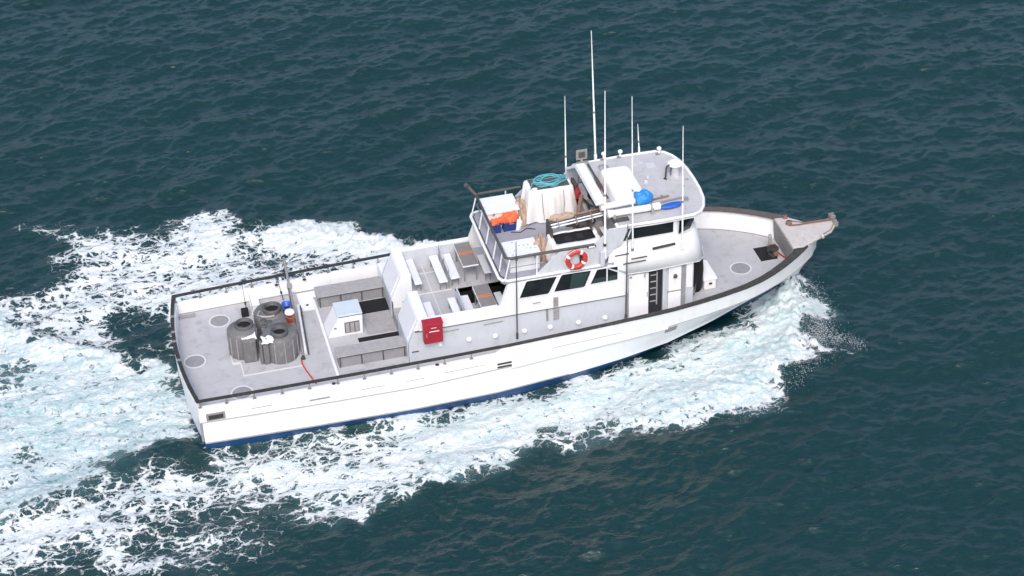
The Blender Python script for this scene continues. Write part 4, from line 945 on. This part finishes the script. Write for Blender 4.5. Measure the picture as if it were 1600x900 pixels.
# red locker on the side of the house
rb = thing('red_locker', (8.88, -2.6, 2.13), 'glossy red locker with two white text strips on the near side of the house', 'locker')
h = MB(); h.box(8.52, 9.24, -2.76, -2.46, 2.13, 2.98); h.build('cabinet', 'red', rb, bevel=.04)
h = MB(); h.prism([(-2.79, 2.985), (-2.44, 3.03), (-2.44, 3.06), (-2.79, 3.015)], 'x', 8.50, 9.26); h.build('lid', 'red', rb, bevel=.01)
h = MB(); h.box(8.72, 9.10, -2.767, -2.761, 2.66, 2.69); h.box(8.80, 9.0, -2.767, -2.761, 2.82, 2.84); h.build('lettering', 'cover', rb)
h = MB(); h.box(8.60, 8.64, -2.78, -2.76, 2.45, 2.60); h.build('latch', 'steel', rb)

# ---------------------------------------------------------------- passenger deck furniture
def bench(x0, x1, y0, y1, label, z=2.57, back=False, t_=.05):
    t = thing('bench', ((x0 + x1) / 2, (y0 + y1) / 2, 2.14), label, 'bench', 'white benches on the passenger deck')
    h = MB(); h.box(x0, x1, y0, y1, z - t_, z); h.build('seat', 'seat', t, bevel=.03)
    for x in (x0 + .05, x1 - .05):
        for y in (y0 + .12, y1 - .12):
            h = MB(); h.tube([(x, y, 2.14), (x, y, z - t_)], .02, 8); h.build('leg', 'steel', t)
    return t
bench(8.92, 9.21, .50, 2.24, 'white bench against the far aft bulkhead')
bench(8.92, 9.22, -1.95, -.72, 'white bench against the near aft bulkhead')
bench(9.84, 10.18, .36, 2.22, 'aft white bench of the long back-to-back pair on the far side')
bench(10.32, 10.68, .47, 2.20, 'forward white bench of the long back-to-back pair on the far side')
bench(9.88, 10.18, -1.9, -.70, 'aft white bench of the short back-to-back pair on the near side')
bench(10.38, 10.68, -1.9, -.70, 'forward white bench of the short back-to-back pair on the near side')
bench(11.64, 11.92, .46, 1.75, 'white bench forward of the far table, partly under the upper deck')
bench(11.64, 11.92, -2.15, -.85, 'white bench forward of the near table, partly under the upper deck')
for (y0, y1, lb) in ((.42, 2.18, 'thin backrest rail on posts between the far pair of benches'), (-2.22, -.80, 'thin backrest panel between the near pair of benches')):
    t = thing('backrest', (10.24, (y0 + y1) / 2, 2.14), lb, 'backrest', 'backrests between the paired benches')
    h = MB(); h.box(10.215, 10.255, y0, y1, 3.02 if y0 > 0 else 2.72, 3.08); h.build('rail', 'sidegrey', t, bevel=.01)
    for y in (y0 + .06, (y0 + y1) / 2, y1 - .06):
        h = MB(); h.tube([(10.235, y, 2.14), (10.235, y, 3.03)], .018, 8); h.build('post', 'steel', t)
def table(x0, x1, y0, y1, sy, label):
    t = thing('table', ((x0 + x1) / 2, (y0 + y1) / 2, 2.14), label, 'table', 'grey topped tables on the passenger deck')
    h = MB(); h.box(x0, x1, y0, y1, 2.85, 2.89); h.build('tabletop', 'seat', t, bevel=.02)
    h = MB(); h.box(x0 + .02, x1 - .02, y0 + .05, y1 - .01, 2.891, 2.902); h.build('grey_mat', 'mattop', t)
    h = MB(); h.box(x0 + .04, x1 - .04, sy - .075, sy + .075, 2.903, 2.907); s_ = h.build('orange_stripe', 'orange', t)
    h = MB()
    for k in range(6): h.box(x0 + .10 + k * .075, x0 + .145 + k * .075, sy - .03, sy + .035, 2.9075, 2.909)
    h.build('lettering', 'brown', s_)
    for x in (x0 + .07, x1 - .1):
        for y in (y0 + .1, y1 - .2):
            h = MB(); h.tube([(x, y, 2.14), (x, y, 2.85)], .025, 8); h.build('leg', 'steel', t)
table(10.84, 11.48, .64, 2.33, 1.55, 'grey matted table with an orange stripe on the far side, its legs in view')
table(10.86, 11.48, -2.13, -.68, -1.42, 'grey matted table with an orange stripe next to the dark stair opening')

# ---------------------------------------------------------------- upper deck load
def locker(x0, x1, y0, y1, ztop, label, m='seat'):
    t = thing('storage_locker', ((x0 + x1) / 2, (y0 + y1) / 2, 4.12), label, 'locker', 'white lockers on the upper deck')
    h = MB(); h.box(x0 + .06, x1 - .06, y0 + .06, y1 - .05, 4.12, ztop - .09); h.build('bin', m, t, bevel=.02)
    h = MB(); h.box(x0, x1, y0, y1, ztop - .085, ztop); l_ = h.build('lid', m, t, bevel=.02)
    for x in (x0 + .25, x1 - .3):
        h = MB(); h.box(x, x + .09, y0 - .012, y0 + .01, ztop - .14, ztop - .05); h.build('latch', 'steel', t)
    return t
locker(11.90, 13.22, .98, 2.10, 4.90, 'white locker in the far aft corner of the upper deck, behind the orange cloth')
lk = locker(11.98, 13.24, -2.05, -.92, 4.82, 'white locker with scuffed lid on the near side of the upper deck')
h = MB()
for k in range(9): xx = 12.2 + (k * .37) % .95; yy = -1.85 + (k * .53) % .8; h.lathe((xx, yy, 4.82), [(.03, .001), (.028, .006), (0, .007)], 8, cap=False)
h.build('lid_bolts', 'steel', lk)
def crate(x, y, w_, d_, m, label, rz=0):
    t = thing('crate', (x, y, 4.12), label, 'crate', 'plastic crates on the upper deck')
    RM = Matrix.Translation((x, y, 4.12)) @ Matrix.Rotation(rz, 4, 'Z')
    h = MB(); hh = .36
    for (a0, a1, b0, b1, c0, c1) in ((-w_, w_, -d_, d_, 0, .02), (-w_, w_, -d_, -d_ + .02, .02, hh), (-w_, w_, d_ - .02, d_, .02, hh), (-w_, -w_ + .02, -d_ + .02, d_ - .02, .02, hh), (w_ - .02, w_, -d_ + .02, d_ - .02, .02, hh)):
        h.box(a0, a1, b0, b1, c0, c1, RM)
    h.build('bin', m, t)
    h = MB(); h.tube([RM @ Vector(p) for p in ((-w_, -d_, hh), (w_, -d_, hh), (w_, d_, hh), (-w_, d_, hh))], .016, 6, closed=True)
    for k in range(4): h.tube([RM @ Vector((-w_ + (k + .5) * w_ / 2, -d_ - .006, .03)), RM @ Vector((-w_ + (k + .5) * w_ / 2, -d_ - .006, hh))], .008, 5)
    h.build('rim', m, t); return t
crate(12.22, .88, .17, .17, 'navy', 'smaller dark blue crate on the upper deck')
crate(12.76, .90, .25, .17, 'navy', 'larger dark blue crate under the orange cloth')
def heap(name, c, r3, m, label, cat, seed, fold=.2, n=26, group=None):
    g = np.random.default_rng(seed); ph = g.uniform(0, 6.28, 8); rows_ = []
    for j in range(n // 2 + 1):
        v = math.pi / 2 * j / (n // 2); row = []
        for i in range(n):
            t = 2 * math.pi * i / n
            k = 1 + fold * (math.sin(3 * t + ph[0] + 2 * v) * .5 + math.sin(5 * t + ph[1] - 3 * v) * .35 + math.sin(9 * t + ph[2]) * .2) * math.sin(v)
            zf = max(math.cos(v), 0) ** .6 * (1 + fold * .9 * math.sin(4 * t + ph[3] + 5 * v) * math.sin(2 * v))
            row.append((c[0] + r3[0] * k * math.sin(v) ** .8, c[1] + r3[1] * k * math.sin(v) ** .8 * 0, 0) if False else (c[0] + r3[0] * k * math.sin(v) ** .7 * math.cos(t), c[1] + r3[1] * k * math.sin(v) ** .7 * math.sin(t), c[2] + r3[2] * max(zf, 0)))
        rows_.append(row)
    h = MB(); h.grid(rows_, closeu=True); o = h.build(name, m, loc=c); return tag(o, label, cat, group)
heap('life_jacket', (12.80, 1.0, 4.42), (.34, .26, .40), 'orangef', 'bright orange cloth heaped on the larger blue crate', 'cloth', 2, .32)
heap('life_jacket', (12.22, .92, 4.44), (.19, .18, .16), 'orangef', 'small orange cloth bundle on the smaller blue crate', 'cloth', 5, .4)
heap('canvas_bag', (13.32, 1.35, 4.12), (.22, .42, .78), 'tan', 'tan canvas bundle between the far locker and the rope-topped box', 'bag', 8, .35)
heap('canvas_bag', (13.36, -1.32, 4.12), (.24, .26, .82), 'tan', 'tan canvas bundle between the near locker and the open box', 'bag', 12, .45)
heap('rag', (13.12, 1.0, 4.12), (.16, .3, .36), 'cover', 'white rag beside the orange cloth', 'rag', 15, .4)
h = MB(); h.tube([(12.75, .62, 4.14), (13.1, .5, 4.14), (13.4, .7, 4.14), (13.7, .55, 4.14)], .02, 6); tag(h.build('cord', 'black', loc=(13.2, .6, 4.12)), 'black cord lying on the upper deck beside the crates', 'cord')
h = MB()
for x, y in ((12.35, -.62), (12.7, -.6), (13.0, -.55), (13.2, -.62)): h.box(x, x + .16, y - .1, y + .12, 4.12, 4.2)
tag(h.build('flat_parcels', 'seat', loc=(12.8, -.6, 4.12), bevel=.01), 'row of flat white packets on the upper deck beyond the near locker', 'packets')

def draped(x0, x1, y0, y1, z0, z1, m, flare=.10, seed=0, top_round=.09, sag=.0, hole=None):
    """cloth drawn over a box: rounded-rectangle rings from the top centre to the hem, with folds growing downwards"""
    g = np.random.default_rng(seed); ph = g.uniform(0, 6.28, 12)
    cx, cy = (x0 + x1) / 2, (y0 + y1) / 2; hx, hy = (x1 - x0) / 2, (y1 - y0) / 2; n = 160
    def ring(ex, z, amp, rr=.12):
        out = []
        for i in range(n):
            t = 2 * math.pi * i / n; ct, st = math.cos(t), math.sin(t); p = 9
            q = (abs(ct) ** p + abs(st) ** p) ** (-1 / p)
            per = t * 6
            a_ = amp * (math.sin(7 * t + ph[0]) * .9 + math.sin(13 * t + ph[1]) * .7 + math.sin(23 * t + ph[2]) * .5 + abs(math.sin(9 * t + ph[3])) * .8)
            out.append((cx + ct * q * (hx + ex) + ct * a_, cy + st * q * (hy + ex) + st * a_, z + (.03 * math.sin(5 * t + ph[4]) + .02 * math.sin(11 * t + ph[5])) * (1 if amp > .03 else .25)))
        return out
    R_ = []
    hs = (0 if hole else -min(hx, hy) * .97)
    ins = ([] if hole else [ring(-min(hx, hy) * k, z1 - sag * k + .01 * (1 - k), .004) for k in (.97, .6, .3)])
    R_ += ins + [ring(-.05 if not hole else -.16, z1 + .0, .004), ring(-.02, z1 - .015, .006), ring(.01, z1 - .06, .010)]
    for k in (.2, .4, .6, .8, 1): R_.append(ring(.01 + flare * k, z1 - .06 - (z1 - z0 - .06) * k, .016 + .045 * k))
    return R_
tb = thing('covered_box', (14.5, 1.3, 4.12), 'tall box draped in a white tarpaulin with turquoise rope coiled on its dark mesh top', 'box')
h = MB(); h.grid(draped(13.62, 15.36, 1.04, 2.04, 4.16, 5.46, M, .14, 3), closeu=True); h.build('tarpaulin', 'tarp', tb)
h = MB(); h.box(13.78, 15.24, 1.16, 1.94, 5.455, 5.485); h.build('mesh_top', 'tankd', tb)
for p0, p1 in (((14.1, .90), (14.16, .88)), ((14.95, .90), (14.9, .88))):
    h = MB(); h.tube([(p0[0], p0[1] + .1, 5.4), (p0[0], p0[1] - .0, 4.9), (p1[0], p1[1] - .02, 4.2)], .012, 5); h.build('tie_cord', 'steel', tb)
# rope coil: many loops of different size laid over one another
h = MB()
for k in range(10):
    g = np.random.default_rng(k + 40); cx, cy = 14.52 + g.uniform(-.16, .16), 1.60 + g.uniform(-.07, .07); rx, ry = g.uniform(.34, .70), g.uniform(.16, .40); ph = g.uniform(0, 6)
    pts = [(cx + rx * math.cos(t) * (1 + .08 * math.sin(3 * t + ph)), cy + ry * math.sin(t) * (1 + .1 * math.sin(2 * t + ph)), 5.505 + .012 * k + .012 * math.sin(4 * t + ph)) for t in np.linspace(0, 2 * math.pi, 40)[:-1]]
    h.tube(pts, .015, 6, closed=True)
h.tube([(13.9, 1.6, 5.53), (13.75, 1.3, 5.52), (13.72, 1.18, 5.52)], .019, 6); h.tube([(15.1, 1.5, 5.6), (15.25, 1.75, 5.55), (15.3, 1.9, 5.52)], .019, 6)
tag(h.build('rope_coil', 'rope', loc=(14.5, 1.6, 5.5)), 'loose coil of turquoise rope on top of the tarpaulin-covered box', 'rope')
h = MB(); h.lathe((13.88, 1.22, 5.49), [(.11, 0), (.11, .03), (.0, .06)], 14, cap=False, sy=.6); tag(h.build('float', 'cover', loc=(13.88, 1.22, 5.49)), 'small white float at the corner of the mesh top beside the rope', 'float')

ob = thing('open_box', (14.6, -1.6, 4.12), 'open-topped dark box wrapped in white tarpaulin beside the life ring', 'box')
h = MB(); h.grid(draped(13.66, 15.50, -2.16, -1.16, 4.16, 5.06, M, .10, 9, hole=True), closeu=True); h.build('tarpaulin', 'tarp', ob, solid=.02)
h = MB(); h.box(13.80, 15.38, -2.02, -1.28, 4.7, 4.98); h.build('dark_opening', 'vblack', ob)
h = MB(); h.box(14.2, 14.5, -1.8, -1.5, 4.98, 5.0); h.box(14.7, 14.95, -1.75, -1.45, 4.98, 5.0); h.build('contents', 'dark', ob)
# poles lashed above it
for k, (y0, y1, z, rad, m, lb) in enumerate(((-1.02, -.86, 5.50, .05, 'brown', 'weathered brown pole furthest from the near side'), (-1.13, -.98, 5.46, .06, 'dsteel', 'thick dark pole between the brown and white poles'),
        (-1.30, -1.12, 5.48, .030, 'white', 'upper thin white pole over the open box'), (-1.44, -1.22, 5.44, .032, 'white', 'lower thin white pole over the open box'))):
    h = MB(); h.tube([(13.8, y0, z), (14.9, (y0 + y1) / 2 - .01, z + .03), (15.95, y1, z + .05)], rad, 8)
    tag(h.build('lashed_pole', m, loc=(14.9, y0, z)), lb, 'pole', 'poles lashed fore and aft over the open box')
heap('canvas_roll', (14.32, -1.02, 5.50), (.50, .13, .20), 'tan', 'tan canvas roll tied on the poles above the open box', 'canvas', 21, .2)
h = MB(); h.box(13.75, 13.83, -1.5, -.8, 4.12, 5.44); h.build('pole_rack', 'dsteel', boat)
h = MB(); h.box(15.3, 15.36, -1.5, -.8, 5.06, 5.44); h.build('pole_rack', 'dsteel', boat)
h = MB(); h.tube([(15.05, -.6, 4.3), (15.35, .3, 4.9), (15.55, .6, 5.3)], .09, 8); h.box(14.9, 15.4, -.9, -.4, 4.3, 4.75); tag(h.build('red_gear', 'rust', loc=(15.2, -.4, 4.12), bevel=.04), 'rusty red gear stowed behind the rope-topped box under the helm beam', 'gear')
heap('red_bag', (15.50, 1.0, 5.0), (.10, .20, .36), 'red', 'red bag hanging at the helm beam next to the rope-topped box', 'bag', 31, .3)
heap('red_bag', (16.10, .30, 5.62), (.12, .16, .34), 'redp', 'small red bundle at the aft edge of the roof beside the white cover', 'bundle', 33, .3)
heap('grey_bag', (15.2, -.75, 4.9), (.5, .2, .35), 'dsteel', 'dark bundle under the helm beam at the end of the poles', 'bundle', 35, .4)

# life ring on the near wing panel
lr = thing('life_ring', (14.42, -2.52, 4.62), 'red life ring with white bands hanging on the near side panel', 'life ring')
c0 = Vector((14.42, -2.53, 4.63)); 
def ringseg(t0, t1, rad, n=14): return [c0 + Vector((.335 * math.cos(t), -.0, .335 * math.sin(t))) for t in np.linspace(t0, t1, n)]
h = MB(); h.tube(ringseg(0, 2 * math.pi, .1, 49)[:-1], .095, 12, closed=True); h.build('ring', 'redp', lr)
for k in range(4):
    t = math.pi * (k / 2 + .25) + .25; h = MB(); h.tube(ringseg(t - .13, t + .13, .1, 6), .099, 12); h.build('band', 'cover', lr)
h = MB(); h.tube([c0 + Vector((.46 * math.cos(t), -.05, .46 * math.sin(t) - .03 * abs(math.sin(2 * t)))) for t in np.linspace(0, 2 * math.pi, 33)[:-1]], .010, 5, closed=True); h.build('grab_line', 'cover', lr)
h = MB(); h.tube([(14.62, -2.46, 4.42), (14.60, -2.47, 4.8)], .05, 8); h.build('ring_shadow', 'black', boat)  # black tube standing in for the ring's shadow on the panel
h = MB(); h.box(14.20, 14.62, -2.55, -2.42, 4.13, 4.17); h.build('ring_bracket', 'steel', boat)
h = MB(); h.box(14.85, 15.2, -2.46, -2.40, 4.98, 5.06); lt = h.build('courtesy_light', 'dsteel', boat, bevel=.01)
h = MB(); h.box(14.92, 15.15, -2.475, -2.46, 5.0, 5.045); h.build('lens', 'cover', lt)
h = MB(); h.box(15.35, 15.52, -2.52, -2.43, 4.15, 4.75); h.build('cleat_bracket', 'sidegrey', boat, bevel=.02)

# ---------------------------------------------------------------- on the roof
cb = MB()
def cover_rows(x0, x1, y0, y1, z0, z1):
    n = 80; out = []
    for ins, z in ((.42, z1 + .012), (.25, z1 + .01), (.09, z1), (.02, z1 - .04), (-.015, z1 - .14), (-.05, z0)):
        row = []
        for i in range(n):
            t = 2 * math.pi * i / n; ct, st = math.cos(t), math.sin(t); p = 7; q = (abs(ct) ** p + abs(st) ** p) ** (-1 / p)
            w_ = .012 * math.sin(11 * t) + .01 * math.sin(19 * t + 1) if z < z1 - .1 else 0
            row.append(((x0 + x1) / 2 + ct * q * ((x1 - x0) / 2 - ins) + w_ * ct, (y0 + y1) / 2 + st * q * ((y1 - y0) / 2 - ins) + w_ * st, z))
        out.append(row)
    return out
rows_ = cover_rows(16.38, 17.55, -.95, 1.12, 5.62, 6.02); cb.grid(rows_, closeu=True); cb.add(rows_[0], [list(range(80))])
tag(cb.build('covered_raft', 'cover', loc=(16.95, .1, 5.62)), 'large white fabric cover over a flat box on the roof', 'cover')
for y0, y1, x0, x1, z, lb in ((-1.22, -1.14, 15.85, 17.45, 5.84, 'white tube further from the roof edge, half hidden by the bright blue cover'), (-1.72, -1.72, 15.98, 17.82, 5.82, 'longer white tube nearest the roof edge, with a dark strap')):
    t = thing('storage_tube', (x0, y0, z - .12), lb, 'tube', 'white storage tubes on the roof')
    h = MB(); h.tube([(x0, y0, z), (x1, y1, z)], .125, 20); h.build('tube', 'cover', t)
    h = MB(); h.tube([(x1 - .2, y1, z), (x1 + .06, y1, z)], .142, 20); h.build('end_cap', 'cover', t)
    h = MB(); h.tube([(x0 - .12, y0, z), (x0 + .08, y0, z)], .15, 20); h.build('end_cap', 'cover', t)
h = MB(); h.tube([(17.50, -1.72, 5.82), (17.58, -1.72, 5.82)], .15, 18); h.box(17.5, 17.6, -1.90, -1.84, 5.60, 5.84); h.box(16.05, 16.12, -1.9, -1.84, 5.6, 5.86); h.build('tube_strap', 'bench', boat)
h = MB(); h.box(16.0, 16.6, -2.05, -1.85, 5.62, 5.68); h.box(16.0, 16.1, -2.1, -1.5, 5.60, 5.66); h.build('tube_rack', 'dsteel', boat)
heap('blue_cover', (17.38, -1.22, 5.86), (.36, .30, .34), 'bluef', 'bright blue crumpled cover between the white fabric cover and the white tubes', 'cover', 50, .22)
h = MB(); rows_ = []
for k, t in enumerate(np.linspace(0, 1, 14)):
    w_ = .17 * math.sin(math.pi * min(max(t, .03), .97)) ** .55; rows_.append([(17.90 + .92 * t, -1.72 + .10 * t + w_ * math.cos(q), 5.72 + .07 * math.sin(q) * min(1, w_ / .1)) for q in np.linspace(0, 2 * math.pi, 13)[:-1]])
h.grid(rows_, closeu=True); h.add(rows_[0], [list(range(12))]); h.add(rows_[-1], [list(range(12))]); tag(h.build('paddle_float', 'paddle', loc=(18.3, -1.7, 5.64)), 'long royal blue float lying in line with the tubes near the roof edge', 'float')
h = MB(); h.tube([(17.7, -1.36, 5.72), (18.95, -1.24, 5.72)], .028, 8); h.tube([(18.95, -1.24, 5.72), (19.12, -1.30, 5.70), (19.1, -1.42, 5.70), (18.95, -1.42, 5.70)], .03, 8); tag(h.build('gaff', 'steel', loc=(18.3, -1.3, 5.7)), 'grey gaff with a looped end lying on the roof beyond the blue float', 'gaff')
h = MB(); h.tube([(17.75, -1.02, 5.66), (18.5, -.93, 5.66)], .035, 6); h.lathe((18.22, -.95, 5.62), [(.05, 0), (.05, .1), (0, .1)], 8, cap=False); tag(h.build('short_bar', 'brown', loc=(18.1, -1.0, 5.62)), 'short brown bar lying on the roof between the blue cover and the front', 'bar')
rd = thing('radar_dome', (19.2, .4, 5.6), 'white round radar dome on a grey pedestal at the front of the roof', 'radar')
h = MB(); h.lathe((19.2, .42, 5.6), [(.20, 0), (.17, .05), (.15, .42), (.16, .45)], 24, cap=False); h.build('pedestal', 'roof', rd)
h = MB(); h.lathe((19.22, .52, 6.03), [(.0, 0), (.26, .0), (.30, .04), (.30, .08), (.20, .15), (.08, .20), (0, .21)], 28, cap=False); h.build('dome', 'cover', rd)
h = MB(); h.box(18.9, 19.5, .1, .7, 5.605, 5.63); h.build('base_plate', 'roof', rd)
h = MB(); h.tube([(18.80, .36, 5.62), (18.82, .38, 5.98), (18.86, .40, 6.08), (18.95, .42, 6.12), (19.04, .42, 6.06), (19.05, .43, 5.64)], .032, 8); h.tube([(18.80, .36, 5.63), (18.72, .30, 5.63), (18.8, .22, 5.63)], .03, 6)
tag(h.build('black_hoop', 'black', loc=(18.92, .4, 5.6)), 'black bent hose hoop standing beside the radar dome', 'hose')
for x, y, lb in ((16.94, 2.33, 'small white mushroom horn nearest the tallest antenna'), (17.60, 2.30, 'small white mushroom horn in the middle of the far roof edge'), (19.10, 2.08, 'small white mushroom horn at the far front corner of the roof')):
    t = thing('deck_light', (x, y, 5.6), lb, 'light', 'small fittings along the far roof edge')
    h = MB(); h.lathe((x, y, 5.6), [(.05, 0), (.04, .2)], 10); h.build('stem', 'white', t)
    h = MB(); h.lathe((x, y, 5.8), [(0, 0), (.09, .02), (.09, .08), (.05, .12), (0, .13)], 14, cap=False); h.build('head', 'cover', t)
    h = MB(); h.box(x - .14, x + .02, y - .08, y + .02, 5.6, 5.66); h.build('mount', 'steel', t)
h = MB(); h.box(17.9, 18.05, 1.52, 1.62, 5.602, 5.61); h.box(18.15, 18.3, 1.6, 1.72, 5.602, 5.611); h.box(18.35, 18.7, 1.2, 1.55, 5.602, 5.6105); h.box(17.95, 18.1, 1.2, 1.25, 5.602, 5.612); h.build('roof_patch', 'sidegrey', boat)
h = MB(); h.lathe((18.0, .3, 5.6), [(.09, 0), (.08, .1), (0, .11)], 12, cap=False); h.lathe((18.15, .55, 5.6), [(.04, 0), (.03, .12), (0, .12)], 10, cap=False); h.build('roof_vent', 'sidegrey', boat)
h = MB(); h.lathe((16.75, 1.72, 5.6), [(.2, 0), (.2, .05), (.1, .09), (0, .09)], 18, cap=False); h.build('roof_hatch', 'bench', boat)
h = MB(); h.box(19.45, 19.6, -.02, .06, 5.605, 5.64); h.box(19.2, 19.3, -.45, -.38, 5.605, 5.64); h.build('roof_clip', 'bench', boat)

# lashings and odd gear around the poles and the helm
for k, x in enumerate((14.05, 14.75, 15.35, 15.8)):
    h = MB(); h.tube([(x, -.78, 5.50), (x + .02, -.95, 5.62), (x + .03, -1.22, 5.60), (x + .02, -1.50, 5.48), (x, -1.45, 5.38), (x, -1.0, 5.38), (x, -.80, 5.42)], .022, 6, closed=True)
    tag(h.build('lashing', 'brown' if k % 2 else 'steel', loc=(x, -1.1, 5.5)), ['rope lashing round the aft ends of the poles', 'rope lashing round the poles beside the tan canvas roll', 'rope lashing round the poles over the forward end of the open box', 'rope lashing round the forward ends of the poles by the thick antenna'][k], 'lashing', 'rope lashings round the poles')
heap('folded_net', (13.55, -.62, 4.12), (.22, .20, .42), 'benchd', 'grey crumpled net on the upper deck between the near locker and the tall draped box', 'net', 61, .4)
st = thing('helm_seat', (15.62, 1.55, 4.12), 'dark seat with a high back under the far end of the helm beam', 'seat')
h = MB(); h.box(15.48, 15.8, 1.25, 1.85, 4.12, 4.7); h.build('base', 'dsteel', st, bevel=.03)
h = MB(); h.box(15.46, 15.6, 1.25, 1.85, 4.7, 5.35); h.build('backrest', 'dsteel', st, bevel=.05)
h = MB(); h.tube([(15.62, .9, 5.0), (15.66, .2, 5.15), (15.6, -.5, 5.0)], .05, 8); h.tube([(15.7, .6, 4.9), (15.75, -.3, 5.3)], .03, 6); tag(h.build('hose_bundle', 'black', loc=(15.6, .2, 5.0)), 'black hoses lying on the console under the helm beam', 'hose')
